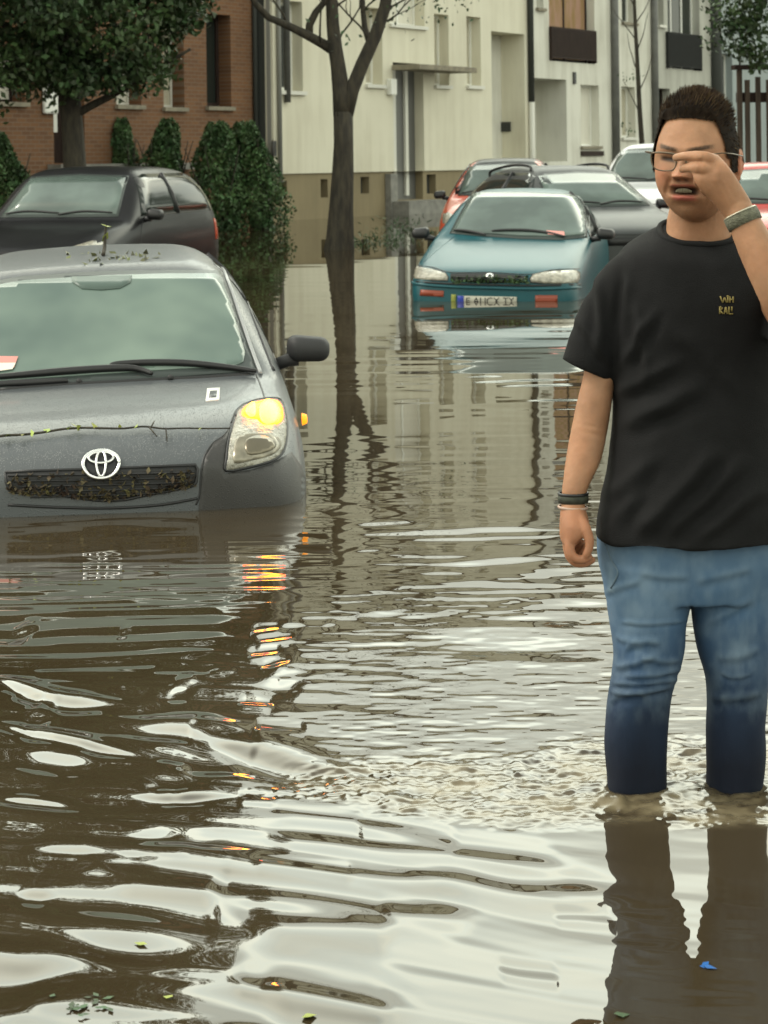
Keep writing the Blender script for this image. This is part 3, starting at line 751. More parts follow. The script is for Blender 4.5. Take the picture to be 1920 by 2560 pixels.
tr.tube([T(772,90), T(774,62), T(790,30), T(812,4), T(822,-40), T(790,-200)], [11/S1, 10/S1, 9/S1, 8/S1, 7/S1, 3/S1], 10)
tr.tube([T(925,112,.2), T(912,70,.4), T(908,30,.5), T(905,-20,.6), T(900,-160,.9)], [9/S1, 8/S1, 7/S1, 7/S1, 4/S1], 8)
random.seed(19)
for (px, py, dx, dz_) in ((840,120,.2,.5),(945,60,.9,.2),(960,25,1,.25),(968,0,.9,.35),(830,30,.6,.5),(905,30,.5,.6),(925,100,-.5,.5),(800,106,-.1,.8),(720,64,-.3,.8),(985,-40,1,.1),(830,-60,-.7,.5),(826,-100,.8,.5),(640,0,-.4,.8),(600,-60,.4,.8),(1000,-180,.8,.6),(1020,-300,-.5,.8),(815,-260,-.6,.7),(820,-280,.7,.7),(560,-180,-.4,.9),(900,-140,.5,.8)):
    pts, d = limb(tr, T(px,py), (dx, random.uniform(-.5,.5), dz_), random.uniform(.9,1.6), .018, .006, 6, .28, 5)
    for j in (2, 3, 4, 5):
        q, _ = limb(tr, pts[j], d + Vector((random.uniform(-.9,.9), random.uniform(-.6,.6), random.uniform(-.4,.7))), .55, .008, .003, 4, .35, 4)
tr.build('trunk', M['bark'], e, True)
tw = []
for k in range(46):
    px = random.uniform(540, 1100); py = random.uniform(-620, -130) ; tw.append(tuple(T(px, py, random.uniform(-2, 2))))
for (px, py) in ((975,18),(1010,12),(1050,5),(1090,18),(1120,28),(1150,12),(850,70),(985,40)): tw.append(tuple(T(px, py, random.uniform(-.5,.5))))
leaf_mesh('crown', clumps(tw, 16, .45), .08, M['leaf'], e)

# ---- thin sapling before the white houses
bs = at(1606, 380, 44.0); bs.z = ground_z(44)
e = empty('sapling', bs); tag(e, 'thin bare sapling standing against the white houses', 'tree')
tr = MB(); Ts = lambda x, y: at(x, y, 44.0) - bs
tr.tube([(0,0,0), Ts(1605,360), Ts(1600,290), Ts(1596,210), Ts(1592,130), Ts(1588,60), Ts(1586,0), Ts(1584,-80)], [.06,.06,.055,.05,.045,.04,.035,.015], 8)
for (x, y, d) in ((1600,290,-1),(1597,230,1),(1594,180,-1),(1592,130,1),(1590,100,-1),(1588,60,1),(1587,20,-1),(1586,0,1)):
    limb(tr, Ts(x,y), (d*.5, .1, 1), .9, .015, .005, 5, .2, 5)
tr.build('trunk', M['bark'], e, True)
leaf_mesh('crown', clumps([tuple(Ts(x, y)) for (x, y) in ((1575,205),(1590,185),(1568,190),(1580,330),(1566,320),(1600,-20),(1585,-60))], 10, .22), .07, M['leaf'], e)

# ---- dark tree at the top right
bt = at(1985, 400, 38.0); bt.z = ground_z(38)
e = empty('street_tree', bt); tag(e, 'dark tree hanging into the top right corner above the wooden gate', 'tree')
tr = MB(); tr.tube([(0,0,0),(0,0,1.5),(.05,0,3),(0,0,5)], [.2,.16,.14,.05], 10); tr.build('trunk', M['bark'], e, True)
cs = []
while len(cs) < 120:
    x, y, z = random.uniform(-1.6, 3), random.uniform(-2, 2), random.uniform(2.9, 7.5)
    if sqrt(((x-.6)/2.1)**2 + (y/1.9)**2 + ((z-5.3)/2.3)**2) < 1: cs.append((x, y, z))
for (px, py) in ((1812,95),(1830,60),(1822,30),(1845,110),(1870,130),(1900,150),(1915,120),(1880,70),(1860,20),(1900,20)): cs.append(tuple(at(px, py, 38) - bt))
leaf_mesh('crown', clumps(cs, 90, .42), .13, M['leaf_dark'], e)

# ---- clipped bushes along the brick house
def bush(label, px0, px1, ytop, D, ybase=None, group='clipped bushes along the brick house', lean=0):
    c = at((px0+px1)/2, 500, D); c.z = 0; s = FOC/D
    hw = (px1-px0)/2/s; top = at((px0+px1)/2, ytop, D).z
    e = empty('bush', c); tag(e, label, 'bush', group)
    st = MB(); random.seed(int(px0)); 
    for k in range(5): limb(st, (random.uniform(-.1,.1), random.uniform(-.1,.1), -.3), (random.uniform(-.3,.3), random.uniform(-.3,.3), 1), top*.85+.3, .03, .008, 5, .1, 5)
    st.build('stem', M['bark'], e, True)
    n = 8500; z = RNG.random(n)**.85; prof = np.minimum(1, (1.02-z)**.44*1.2)*(.82+.18*np.minimum(1, z*5))
    a = RNG.random(n)*2*pi; r = (1 - RNG.random(n)**2.2*.55)
    lump = 1 + .75*vnoise(np.cos(a)*1.6+px0*.013, np.sin(a)*1.6+z*4.2, 3) + .45*vnoise(np.cos(a)*4+px0*.02, np.sin(a)*4+z*10, 6)
    r = r*np.where(RNG.random(n) < .06, 1.12, 1)
    x = hw*prof*r*lump*np.cos(a) + lean*z; y = hw*.9*prof*r*lump*np.sin(a)
    zz = z*top*(1+.04*np.sin(a*5)) - .05
    leaf_mesh('foliage', np.stack([x, y, zz], 1), .085, M['leaf_shrub'], e)
bush('clipped conical bush beside the brick house door, shortest in its row', 262, 350, 300, 41.0)
bush('narrow clipped bush above the black car, between the shortest bush and the tall pair', 366, 470, 300, 40.2)
bush('tall clipped bush with its base in the flood, second from the cream house corner', 478, 615, 308, 39.2)
bush('broad clipped bush in the flood at the corner of the cream house', 578, 722, 306, 39.6, lean=-.25)
bush('bright green bush cut by the left edge of the photo behind the black car', -60, 62, 335, 36.5)

# ---- weeds standing out of the water by the tree
random.seed(5)
wc = at(985, 580, 36.0); wc.z = 0
e = empty('weeds', wc); tag(e, 'low green weeds sticking out of the flood before the grey front door', 'weeds', kind='stuff')
pts = []
for k in range(300):
    px = random.gauss(1005, 34); p = at(px, 560, random.uniform(34, 40)) - wc; pts.append((p.x, p.y, random.random()**1.8*.26))
for k in range(160):
    px = random.uniform(880, 1000); p = at(px, 575, random.uniform(31, 34)) - wc; pts.append((p.x, p.y, random.random()**2*.13))
leaf_mesh('weed_leaves', pts, .10, M['leaf'], e, aspect=.18)
# ------------------------------------------------------------------ cars
def smooth_loop(pts, m=6):
    return [(p.x, p.y) for p in spline([(a, b, 0) for a, b in pts], m, True)]
def fill2d(outline, step):
    P = [Vector((a, b)) for a, b in outline]; n = len(P)
    xs_ = [p.x for p in P]; ys_ = [p.y for p in P]
    A = np.array([(p.x, p.y) for p in P]); B = np.roll(A, -1, 0)
    inner = []
    y = min(ys_) + step*.5
    row = 0
    while y < max(ys_):
        x = min(xs_) + step*(.5 if row % 2 else 0)
        while x < max(xs_):
            # inside test and distance to the outline
            c = False
            for (x1, y1), (x2, y2) in zip(A, B):
                if (y1 > y) != (y2 > y) and x < (x2-x1)*(y-y1)/(y2-y1)+x1: c = not c
            if c:
                d = B-A; l2 = (d*d).sum(1)+1e-12
                t = np.clip(((np.array((x, y))-A)*d).sum(1)/l2, 0, 1)
                if np.min(np.linalg.norm(A+d*t[:, None]-(x, y), axis=1)) > step*.55: inner.append(Vector((x, y)))
            x += step
        y += step*.87; row += 1
    allp = P + inner
    v, ed, f, *_ = geometry.delaunay_2d_cdt(allp, [(i, (i+1) % n) for i in range(n)], [], 1, 1e-7)
    return [(p.x, p.y) for p in v], [tuple(q) for q in f], ed
def boundary_of(faces):
    cnt = {}
    for f in faces:
        for i in range(len(f)):
            a, b = f[i], f[(i+1) % len(f)]
            k = (min(a, b), max(a, b)); cnt.setdefault(k, []).append((a, b))
    return [v[0] for v in cnt.values() if len(v) == 1]

class Car:
    def __init__(s, name, label, cat, nose, depth, yaw, roll, stations, body_m, level=3, group=None, creases=()):
        s.e = empty(name, (nose.x, nose.y, -depth), (0, 0, 0))
        s.e.rotation_euler = (Matrix.Rotation(-yaw, 3, 'Z') @ Matrix.Rotation(roll, 3, 'Y')).to_euler()
        tag(s.e, label, cat, group); s.aim = (1290, 600) if 'teal' in label else (253, 900)
        s.M = Matrix.Translation(Vector((nose.x, nose.y, -depth))) @ (Matrix.Rotation(-yaw, 4, 'Z') @ Matrix.Rotation(roll, 4, 'Y'))
        s.I = s.M.inverted(); s.cam = s.I @ CAM
        v, f = [], []
        n = 8
        for (y, sec) in stations:
            for (x, z) in sec: v.append((x, y, z))
            for (x, z) in sec[1:-1]: v.append((-x, y, z))
        k = 2*n-2
        R = lambda i, j: i*k + j
        Lf = lambda i, j: i*k + (j if j in (0, n-1) else n + j - 1)
        for i in range(len(stations)-1):
            for j in range(n-1):
                f.append((R(i,j), R(i,j+1), R(i+1,j+1), R(i+1,j)))
                f.append((Lf(i,j), Lf(i+1,j), Lf(i+1,j+1), Lf(i,j+1)))
        for i, flip in ((0, False), (len(stations)-1, True)):
            caps = [(R(i,0), Lf(i,1), Lf(i,2), R(i,2), R(i,1))]
            caps += [(R(i,j), Lf(i,j), Lf(i,j+1), R(i,j+1)) for j in range(2, n-2) if True]
            caps[-1] = (R(i,n-3), Lf(i,n-3), Lf(i,n-2), R(i,n-1), R(i,n-2))
            for c in caps: f.append(c[::-1] if flip else c)
        o = obj('body', v, f, body_m, s.e)
        if creases:
            at_ = o.data.attributes.new('crease_edge', 'FLOAT', 'EDGE')
            for ed in o.data.edges:
                a, b = ed.vertices
                for (j, w_) in creases:
                    ja = [((q % k) if (q % k) < n else (q % k) - n + 1) for q in (a, b)]
                    if ja[0] == j and ja[1] == j: at_.data[ed.index].value = w_
        md = o.modifiers.new('subsurf', 'SUBSURF'); md.levels = md.render_levels = level
        dg = bpy.context.evaluated_depsgraph_get(); ev = o.evaluated_get(dg)
        me = bpy.data.meshes.new_from_object(ev); o.modifiers.clear(); o.data = me
        me.polygons.foreach_set('use_smooth', [True]*len(me.polygons))
        if not me.materials: me.materials.append(body_m)
        s.body = o
        bm = bmesh.new(); bm.from_mesh(me); bmesh.ops.recalc_face_normals(bm, faces=bm.faces); bm.to_mesh(me)
        s.bvh = BVHTree.FromBMesh(bm); bm.free()
    def hit(s, mode, a, b):
        if mode == 'px':
            d = (s.I.to_3x3() @ ray(a, b)).normalized(); o = s.cam
        elif mode == 'front': o, d = Vector((a, -3, b)), Vector((0, 1, 0))
        elif mode == 'rear': o, d = Vector((a, 9, b)), Vector((0, -1, 0))
        elif mode == 'left': o, d = Vector((3, a, b)), Vector((-1, 0, 0))
        elif mode == 'right': o, d = Vector((-3, a, b)), Vector((1, 0, 0))
        elif mode == 'top': o, d = Vector((a, b, 4)), Vector((0, 0, -1))
        p, nrm, i, t = s.bvh.ray_cast(o, d)
        k = 0
        while p is None and mode == 'px' and k < 60:                 # just off the outline: slide towards the middle of the car
            k += 1; q = k*.006; a2, b2 = a+(s.aim[0]-a)*q, b+(s.aim[1]-b)*q
            d = (s.I.to_3x3() @ ray(a2, b2)).normalized(); p, nrm, i, t = s.bvh.ray_cast(o, d)
        if p is None:
            t0 = (Vector((0, 1.2, .9)) - o).dot(d)
            p, nrm, i, t = s.bvh.find_nearest(o + d*t0)
        if nrm.dot(d) > 0: nrm = -nrm
        return p, nrm
    def patch(s, name, outline, mode, mt, off=.004, step=None, skirt=.012, bulge=0.0, smooth=0, mirror=False, parent=None, flat=False):
        """panel that follows the body surface inside an outline, standing proud with a closed edge"""
        ol = smooth_loop(outline, smooth) if smooth else outline
        if step is None:
            xs_ = [p[0] for p in ol]; ys_ = [p[1] for p in ol]
            step = max(max(xs_)-min(xs_), max(ys_)-min(ys_))/14
        # refine the outline
        fine = []
        for i in range(len(ol)):
            a, b = Vector(ol[i]), Vector(ol[(i+1) % len(ol)]); k = max(1, int((b-a).length/step))
            for q in range(k): fine.append(tuple(a+(b-a)*q/k))
        v2, f, _ = fill2d(fine, step)
        H = [s.hit(mode, *p) for p in v2]
        bd = boundary_of(f); bset = {i for q in bd for i in q}
        A = np.array(fine)
        V = []
        for i, (p, nrm) in enumerate(H):
            o_ = off
            if bulge and i not in bset:
                dd = np.min(np.linalg.norm(A-np.array(v2[i]), axis=1)); o_ += bulge*min(1, dd/(step*4))**.6
            V.append(p + nrm*o_)
        F2 = list(f); base = len(V); mp_ = {}
        for i in bset: mp_[i] = len(V); V.append(H[i][0] - H[i][1]*skirt)
        for a, b in bd: F2.append((b, a, mp_[a], mp_[b]))
        # orient outward
        a, b, c = [V[i] for i in F2[0][:3]]
        if (b-a).cross(c-a).dot(H[F2[0][0]][1]) < 0: F2 = [q[::-1] for q in F2]
        o = obj(name, V, F2, mt, parent or s.e, smooth=not flat)
        if not flat:
            for pl in o.data.polygons[len(f):]: pl.use_smooth = False
        if mirror:
            o2 = obj(name, [(-p.x, p.y, p.z) for p in V], [q[::-1] for q in F2], mt, parent or s.e, smooth=not flat)
        return o
    def line(s, mode, pts, off=.002, m=4):
        q = [Vector((a, b, 0)) for a, b in pts]; q = spline(q, m) if m > 1 else q
        return [(lambda h: h[0]+h[1]*off)(s.hit(mode, p.x, p.y)) for p in q]
    def seam(s, name, mode, pts, r=.004, mt=None, off=0.0, mirror=False, m=4, parent=None):
        P = s.line(mode, pts, off, m); v, f = tube(P, r, 6); o = obj(name, v, f, mt or M['black_trim'], parent or s.e)
        if mirror: obj(name, [(-p.x, p.y, p.z) for p in v], [q[::-1] for q in f], mt or M['black_trim'], parent or s.e)
        return o
def sec(zb, hs, zs_, hm, zm, ht, zt, he, ze, ztop, crown=.6, drop=.012):
    return [(0, zb), (hs*.8, zb), (hs, zs_), (hm, zm), (ht, zt), (he, ze), (he*crown, ztop-drop), (0, ztop)]
def mirror_part(car, name, side, base, w_, h_, d_, mt, glass=None, tilt=0.0):
    """door mirror: rounded shell on a short arm, open glass side facing the tail"""
    bm = bmesh.new(); bmesh.ops.create_cube(bm, size=1)
    for v in bm.verts: 
        v.co.x *= w_; v.co.y *= d_; v.co.z *= h_
        if v.co.y < 0: v.co.x *= .86; v.co.z *= .80
        if v.co.x*side > 0: v.co.z *= .86
    bmesh.ops.bevel(bm, geom=bm.edges[:] , offset=min(h_, d_)*.33, segments=4, affect='EDGES', profile=.5)
    c = Vector(base) + Vector((side*(w_*.5+.045), 0, h_*.42))
    bmesh.ops.rotate(bm, verts=bm.verts, cent=(0,0,0), matrix=Matrix.Rotation(tilt, 3, 'Y'))
    bmesh.ops.translate(bm, verts=bm.verts, vec=c)
    mb = MB(); mb.add([v.co.copy() for v in bm.verts], [[v.index for v in f.verts] for f in bm.faces]); bm.free()
    mb.tube([Vector(base)-Vector((side*.02,0,.01)), Vector(base)+Vector((side*.05, 0, .012)), c + Vector((-side*w_*.25, 0, -h_*.3))], [.028,.03,.032], 8)
    return mb.build(name, mt, car.e, True)
def wiper(car, mode, pts, r=.008, lift=.02, name='wiper'):
    P = car.line(mode, pts, lift, 5); n = len(P)
    v, f = tube(P, [r*(.55+.45*sin(pi*(i+.5)/n)) for i in range(n)], 6)
    return obj(name, v, f, M['black_trim'], car.e)
# ---- materials of the cars
M['paint_grey'] = paint('paint_grey', (.060,.067,.072), (.068,.075,.080), .9, rough=.42, coat=.3, dscale=120)
M['paint_teal'] = paint('paint_teal', (.008,.062,.078), (.014,.085,.10), .3, dscale=90, coat=.1, rough=.38, spec=.3)
M['paint_black'] = paint('paint_black', (.008,.008,.009), None, .3, dscale=90, coat=.12, rough=.35, spec=.12)
M['paint_red'] = paint('paint_red', (.36,.03,.02), None, .3, dscale=90, coat=.4)
M['paint_orange'] = paint('paint_orange', (.50,.075,.03), None, .3, dscale=90, coat=.4)
M['paint_dark'] = paint('paint_dark', (.035,.038,.038), None, .3, dscale=90, coat=.0, rough=.4, spec=.28)
M['paint_white'] = paint('paint_white', (.62,.63,.63), None, .3, dscale=90, coat=.4)
M['sky_glass'] = mat('sky_glass', (.16,.215,.18), .16, (.085,.125,.11), 2.6, (1,1,.8), lo=.32, hi=.66, spec=.55, detail=2)  # pale grey-green tone: reflected sky painted into the glass
M['wet_glass'] = mat('wet_glass', (.14,.185,.165), .16, (.075,.10,.09), 1.3, lo=.35, hi=.62, spec=.6)
M['lens'] = mat('lens', (.40,.38,.31), .15, (.22,.21,.17), 26, spec=.8, bump=.5, bscale=70)
M['amber_on'] = mat('amber_on', (.5,.2,.01), .4, emit=(1, .046, .0), estr=16.0)
M['amber_core'] = mat('amber_core', (.6,.3,.02), .4, emit=(1, .30, .012), estr=24.0)
M['amber_small'] = mat('amber_small', (.5,.2,.01), .4, emit=(1, .30, .01), estr=1.8)
M['amber_off'] = mat('amber_off', (.24,.045,.02), .35)
M['tail_red'] = mat('tail_red', (.4,.05,.015), .25)
M['paper_red'] = mat('paper_red', (.62,.27,.24), .8)
M['paper_white'] = mat('paper_white', (.72,.68,.58), .8)
M['plate_blue'] = mat('plate_blue', (.01,.03,.28), .5)
M['plate_white'] = mat('plate_white', (.40,.385,.32), .6)
M['grille_black'] = mat('grille_black', (.01,.01,.01), .6)

# ================================================================= grey compact car, hazard light on
st = [
 (0.00, sec(.30,.54,.36,.60,.50,.60,.62,.50,.715,.742)),
 (.06, sec(.26,.68,.36,.735,.52,.70,.68,.54,.785,.80)),
 (.19, sec(.24,.76,.36,.80,.55,.765,.765,.60,.85,.862)),
 (.45, sec(.24,.815,.36,.838,.58,.815,.85,.655,.915,.917)),
 (.74, sec(.24,.825,.36,.843,.60,.825,.90,.68,.945,.948)),
 (.93, sec(.24,.825,.36,.843,.60,.825,.92,.71,.965,.968)),
 (1.00, sec(.24,.825,.36,.843,.60,.828,.935,.72,.985,.995)),
 (1.62, sec(.24,.825,.36,.845,.62,.835,.98,.635,1.37,1.40)),
 (1.80, sec(.24,.825,.36,.845,.62,.837,.985,.61,1.43,1.455)),
 (2.4, sec(.24,.825,.36,.845,.62,.837,1.0,.60,1.47,1.50)),
 (3.05, sec(.24,.825,.36,.843,.62,.83,1.01,.56,1.45,1.48)),
 (3.48, sec(.26,.80,.36,.825,.62,.81,1.01,.53,1.36,1.39)),
 (3.66, sec(.28,.76,.36,.80,.62,.78,.98,.60,1.13,1.16)),
 (3.75, sec(.32,.70,.38,.74,.55,.72,.75,.62,.86,.90)),
]
Y = Car('parked_car', 'grey compact car in the foreground flood with its amber indicator lit', 'car', Vector((-1.068, 7.55, 0)), .575, radians(-8.05), radians(-1.7), st, M['paint_grey'], 4)
# windscreen: dark border then glass with the sky's reflection in its colour
frit = Y.patch('windscreen', [(-55,712),(60,692),(253,680),(420,677),(553,678),(575,735),(600,810),(626,880),(642,928),(450,943),(253,955),(0,972),(-150,985),(-110,880)], 'px', M['frit'], .005, 11)
Y.patch('glass', [(-48,722),(60,704),(253,692),(420,687),(536,687),(552,700),(574,760),(596,830),(612,885),(608,908),(585,918),(450,925),(253,938),(0,956),(-120,966),(-95,890)], 'px', M['sky_glass'], .0085, 12, parent=frit, skirt=.002)
Y.patch('mirror_mount', [(180,697),(330,694),(326,712),(300,726),(253,730),(205,727),(183,712)], 'px', mat('mirror_mount', (.085,.12,.105), .3, spec=.3), .0128, 14, parent=frit)
# A pillar trim strips, roof edge seams
Y.seam('pillar_trim', 'px', [(556,672),(580,735),(606,812),(632,885),(652,936)], .009, mat('pillar_silver', (.30,.31,.31), .3), .004, m=6)
Y.seam('pillar_seam', 'px', [(572,655),(592,695),(622,768),(654,850),(684,926)], .008, None, .0, m=6)
sw = Y.patch('side_window', [(1.45,1.005),(1.72,1.26),(1.95,1.395),(2.5,1.42),(2.9,1.40),(3.1,1.33),(3.2,1.08),(3.15,1.03),(2.2,1.02)], 'left', M['dark_glass'], .004, .08, mirror=True)
Y.seam('window_pillar', 'left', [(2.35,1.02),(2.40,1.42)], .018, None, .003, mirror=True)
Y.seam('door_seam', 'left', [(1.25,.45),(1.22,.7),(1.27,.95),(1.45,1.0)], .004, mirror=True)
Y.seam('door_seam', 'left', [(2.35,.45),(2.36,1.0)], .004, mirror=True)
Y.patch('rear_window', [(-.48,1.12),(.48,1.12),(.42,1.33),(-.42,1.33)], 'rear', M['dark_glass'], .004)
Y.patch('tail_light', [(.55,.75),(.74,.78),(.70,1.1),(.60,1.08)], 'rear', M['tail_red'], .006, mirror=True)
# bonnet shut lines
Y.seam('bonnet_seam', 'px', [(640,936),(652,965),(660,998),(640,1003),(610,1010),(588,1030),(578,1058)], .0045, None, -.001)
Y.seam('bonnet_seam', 'px', [(0,974),(120,963),(253,956),(400,948),(520,942),(636,934)], .010, None, -.002)
M['bumper_dirt_reflection'] = paint('bumper_dirt_reflection', (.022,.022,.022), (.036,.032,.028), .6, rough=.5, coat=.08, dscale=120)  # dirt and the dark reflection of the water, both put into the colour
Y.patch('bumper', [(579,1062),(562,1088),(534,1108),(514,1140),(505,1180),(501,1235),(494,1300),(600,1310),(700,1306),(757,1300),(764,1250),(764,1200),(752,1165),(728,1130),(712,1140),(676,1160),(624,1175),(562,1184),(566,1120)], 'px', M['bumper_dirt_reflection'], .0025, 10)
bumper_l = [(579,1060),(560,1088),(532,1108),(512,1140),(503,1180),(499,1235),(490,1262)]
Y.seam('bumper_seam', 'px', bumper_l, .0045, None, -.001)
# headlight unit with its lit indicator
hl = smooth_loop([(588,1046),(594,1028),(610,1014),(638,1003),(668,998),(696,999),(708,1014),(715,1048),(716,1080),(712,1112),(702,1136),(676,1154),(624,1168),(566,1177),(566,1150),(571,1108),(580,1072)], 3)
hd = Y.patch('headlight', hl, 'px', M['lens'], .006, 9, bulge=.012)
Y.seam('headlight_rim', 'px', hl + hl[:1], .0065, None, .003, m=1, parent=hd)
Y.patch('reflector', smooth_loop([(596,1096),(640,1082),(682,1092),(698,1118),(676,1142),(620,1156),(584,1160),(582,1130)], 3), 'px', mat('reflector', (.30,.27,.20), .22, (.14,.125,.09), 18, spec=.9, metal=.3), .0155, 9, parent=hd, bulge=.006)
Y.patch('reflector_bowl', smooth_loop([(612,1110),(645,1098),(676,1108),(682,1126),(652,1140),(615,1142)], 3), 'px', mat('bowl', (.16,.14,.10), .2, metal=.6), .022, 8, parent=hd, bulge=.004)
Y.patch('indicator', smooth_loop([(603,1044),(612,1026),(640,1014),(672,1008),(695,1014),(703,1040),(700,1060),(680,1072),(650,1072),(640,1062),(622,1058)], 3), 'px', M['amber_on'], .017, 8, parent=hd, bulge=.006)
Y.patch('indicator_bulb', smooth_loop([(645,1040),(652,1020),(668,1012),(685,1020),(693,1042),(684,1063),(664,1070),(649,1061)], 3), 'px', M['amber_core'], .025, 6, parent=hd, bulge=.006)
Y.patch('indicator_bulb', smooth_loop([(612,1040),(622,1024),(636,1020),(637,1048),(624,1053)], 3), 'px', M['amber_core'], .024, 6, parent=hd)
# the other headlight, out of frame: same outline mirrored in the car's own axes
fl = [(.50,.705),(.50,.78),(.54,.86),(.60,.905),(.68,.915),(.71,.85),(.705,.77),(.66,.72)]
Y.patch('headlight', [(-a, b) for a, b in fl], 'front', M['lens'], .006, .03, bulge=.01)
ml = obj('side_marker', *((lambda t: (t[0], t[1]))(tube([Vector((.838,.66,.80)), Vector((.858,.66,.80))], [.026,.018], 12))), M['amber_small'], Y.e)
# grille with mesh and caught leaves
gr = [(14,1181),(90,1177),(253,1172),(400,1166),(489,1162),(494,1172),(491,1205),(484,1214),(430,1226),(360,1239),(315,1249),(275,1252),(235,1250),(180,1242),(110,1234),(40,1231),(24,1226),(15,1205)]
g = Y.patch('grille', gr, 'px', M['grille_black'], .003, 12)
Y.seam('grille_frame', 'px', gr + gr[:1], .006, M['black_trim'], .001, m=1, parent=g)
gm = MB()
for k in range(5):
    y_ = 1186 + k*13
    P = Y.line('px', [(20+k*14, y_+4), (250, y_), (486-k*18, y_-6)], .006, 5)
    gm.tube(P, .004, 5)
gm.build('mesh', M['rubber'], g, True)
# emblem: three interlocked ovals
def oval(cx, cy, rx, ry, tilt=0, n=40):
    return [(cx+rx*cos(2*pi*k/n), cy+ry*sin(2*pi*k/n)+tilt*rx*cos(2*pi*k/n)) for k in range(n+1)]
em = MB(); c0 = (253, 1164)
for (dx, dy, rx, ry, r) in ((0,0,45,30,.0068),(0,-13.5,31,13,.0050),(0,-2,12,27,.0050)):
    P = Y.line('px', oval(c0[0]+dx, c0[1]+dy, rx, ry, -.03), .016, 1); em.tube(P, r, 8)
eo = em.build('emblem', M['chrome'], Y.e, True)
Y.patch('emblem_back', oval(253,1164,43,28)[:-1], 'px', M['black_trim'], .008, 9, parent=eo)
# lower bumper lip and number plate recess line
Y.seam('bumper_lip', 'px', [(20,1262),(140,1268),(275,1270),(400,1262),(492,1246)], .006, M['black_trim'], .0)
Y.patch('parking_badge', [(518,972),(550,970),(548,1001),(514,1004)], 'px', M['white_plastic'], .0025, 8)
Y.patch('parking_badge', [(525,979),(543,978),(541,995),(522,996)], 'px', M['paint_grey'], .004, 8)
# wipers, washer jets
wiper(Y, 'px', [(640,938),(560,926),(470,917),(380,915),(300,918),(276,922)], .016, .02)
wiper(Y, 'px', [(380,945),(350,934),(320,930),(250,932),(160,938),(90,944),(20,950),(-60,956)], .017, .022)
wiper(Y, 'px', [(170,958),(100,962),(20,966),(-60,972)], .016, .014)
for (a, b) in ((198,957),(426,948)): 
    p, n_ = Y.hit('px', a, b); v, f = tube([p, p+n_*.014, p+n_*.02], [.014,.012,.004], 8); obj('washer_jet', v, f, M['rubber'], Y.e)
mb_ = mirror_part(Y, 'door_mirror', 1, (.80,1.36,.965), .205, .135, .13, M['rubber'], tilt=radians(5))
mirror_part(Y, 'door_mirror', -1, (-.80,1.36,.965), .205, .135, .13, M['rubber'], tilt=radians(-5))

# loose things lying on it
def on_car(c, mode, a, b, off): h = c.hit(mode, a, b); return c.M @ (h[0]+h[1]*off)
def twig_thing(name, label, cat, P, r, leaves_at, lsize, lm, group=None):
    o0 = P[0]; e = empty(name, o0); tag(e, label, cat, group)
    Q = spline([p-o0 for p in P], 4)
    v, f = tube(Q, [r*(1-.5*i/len(Q)) for i in range(len(Q))], 6); obj('stem', v, f, M['bark'], e)
    if leaves_at: leaf_mesh('leaves', [tuple(p-o0) for p in leaves_at], lsize, lm, e)
    return e
tp = [(-40,1108),(10,1100),(60,1094),(110,1090),(160,1083),(210,1079),(260,1078),(310,1080),(360,1076),(410,1080),(460,1079),(520,1081),(575,1080)]
P = [on_car(Y, 'px', a, b+random.uniform(-3,3), .016) for a, b in tp]
lv = [on_car(Y, 'px', a, b, .022) for a, b in ((180,1080),(188,1076),(196,1082),(172,1084),(80,1096),(20,1100),(118,1088),(500,1083),(300,1080),(240,1078),(340,1078),(60,1100))]
tw_ = twig_thing('fallen_twig', 'thin leafy twig lying across the front of the grey bonnet', 'twig', P, .006, lv, .035, M['leaf_yellow'])
for (a, b, c, d) in ((415,1080,418,1112),(372,1076,392,1100),(378,1078,386,1062),(240,1078,236,1070)):
    Q = [on_car(Y, 'px', a+(c-a)*t, b+(d-b)*t, .016) - P[0] for t in (0,.5,1)]; v, f = tube(Q, [.004,.003,.002], 5); obj('side_shoot', v, f, M['bark'], tw_)
P = [on_car(Y, 'px', 258, 640, .006), on_car(Y, 'px', 262, 634, .03)]; P += [P[1]+Vector((.0,.02,.05)), P[1]+Vector((.004,.03,.105))]
twig_thing('leaf_stalk', 'pale yellow leaf stalk sticking up from the roof of the grey compact car', 'leaf', P, .010, [P[3], P[2]], .05, M['leaf_yellow'])
def litter(name, label, pts, size, mt, kind='stuff'):
    o = leaf_mesh(name, [tuple(p) for p in pts], size, mt, None, aspect=.6, up=.6); tag(o, label, 'leaf litter', kind=kind); return o
random.seed(3)
lp = []
for k in range(420):
    a = random.uniform(20, 488); t = (a-14)/476; lo = 1232+18*(1-abs(2*t-1.08))-max(0,t-.6)*45; hi = 1186 - 14*t
    b = random.uniform(hi, lo) if random.random() < .45 else lo - abs(random.gauss(0, 12))
    if b > hi: lp.append(on_car(Y, 'px', a, b, random.uniform(.004,.014)))
litter('leaf_litter', 'brown and green leaf scraps caught in the grille of the grey compact car', lp, .024, M['leaf_litter'])
lp = [on_car(Y, 'px', random.uniform(170, 400), random.uniform(632, 662), .004) for k in range(38)]
litter('leaf_litter', 'small wet leaves scattered on the roof of the grey compact car', lp, .035, mat('wet_leaf', (.12,.13,.05), .5, island=.6))
pa = on_car(Y, 'px', 8, 925, .012)
e = empty('parking_ticket', pa); tag(e, 'red and white paper slip under the wiper at the left edge of the photo', 'paper')
q = [on_car(Y, 'px', a, b, .014) - pa for a, b in ((-30,896),(46,897),(36,925),(-30,932))]; MB().quad(*q).build('paper', M['paper_red'], e)
q = [on_car(Y, 'px', a, b, .016) - pa for a, b in ((-30,915),(40,914),(32,930),(-30,938))]; MB().quad(*q).build('lower_strip', M['paper_white'], e)

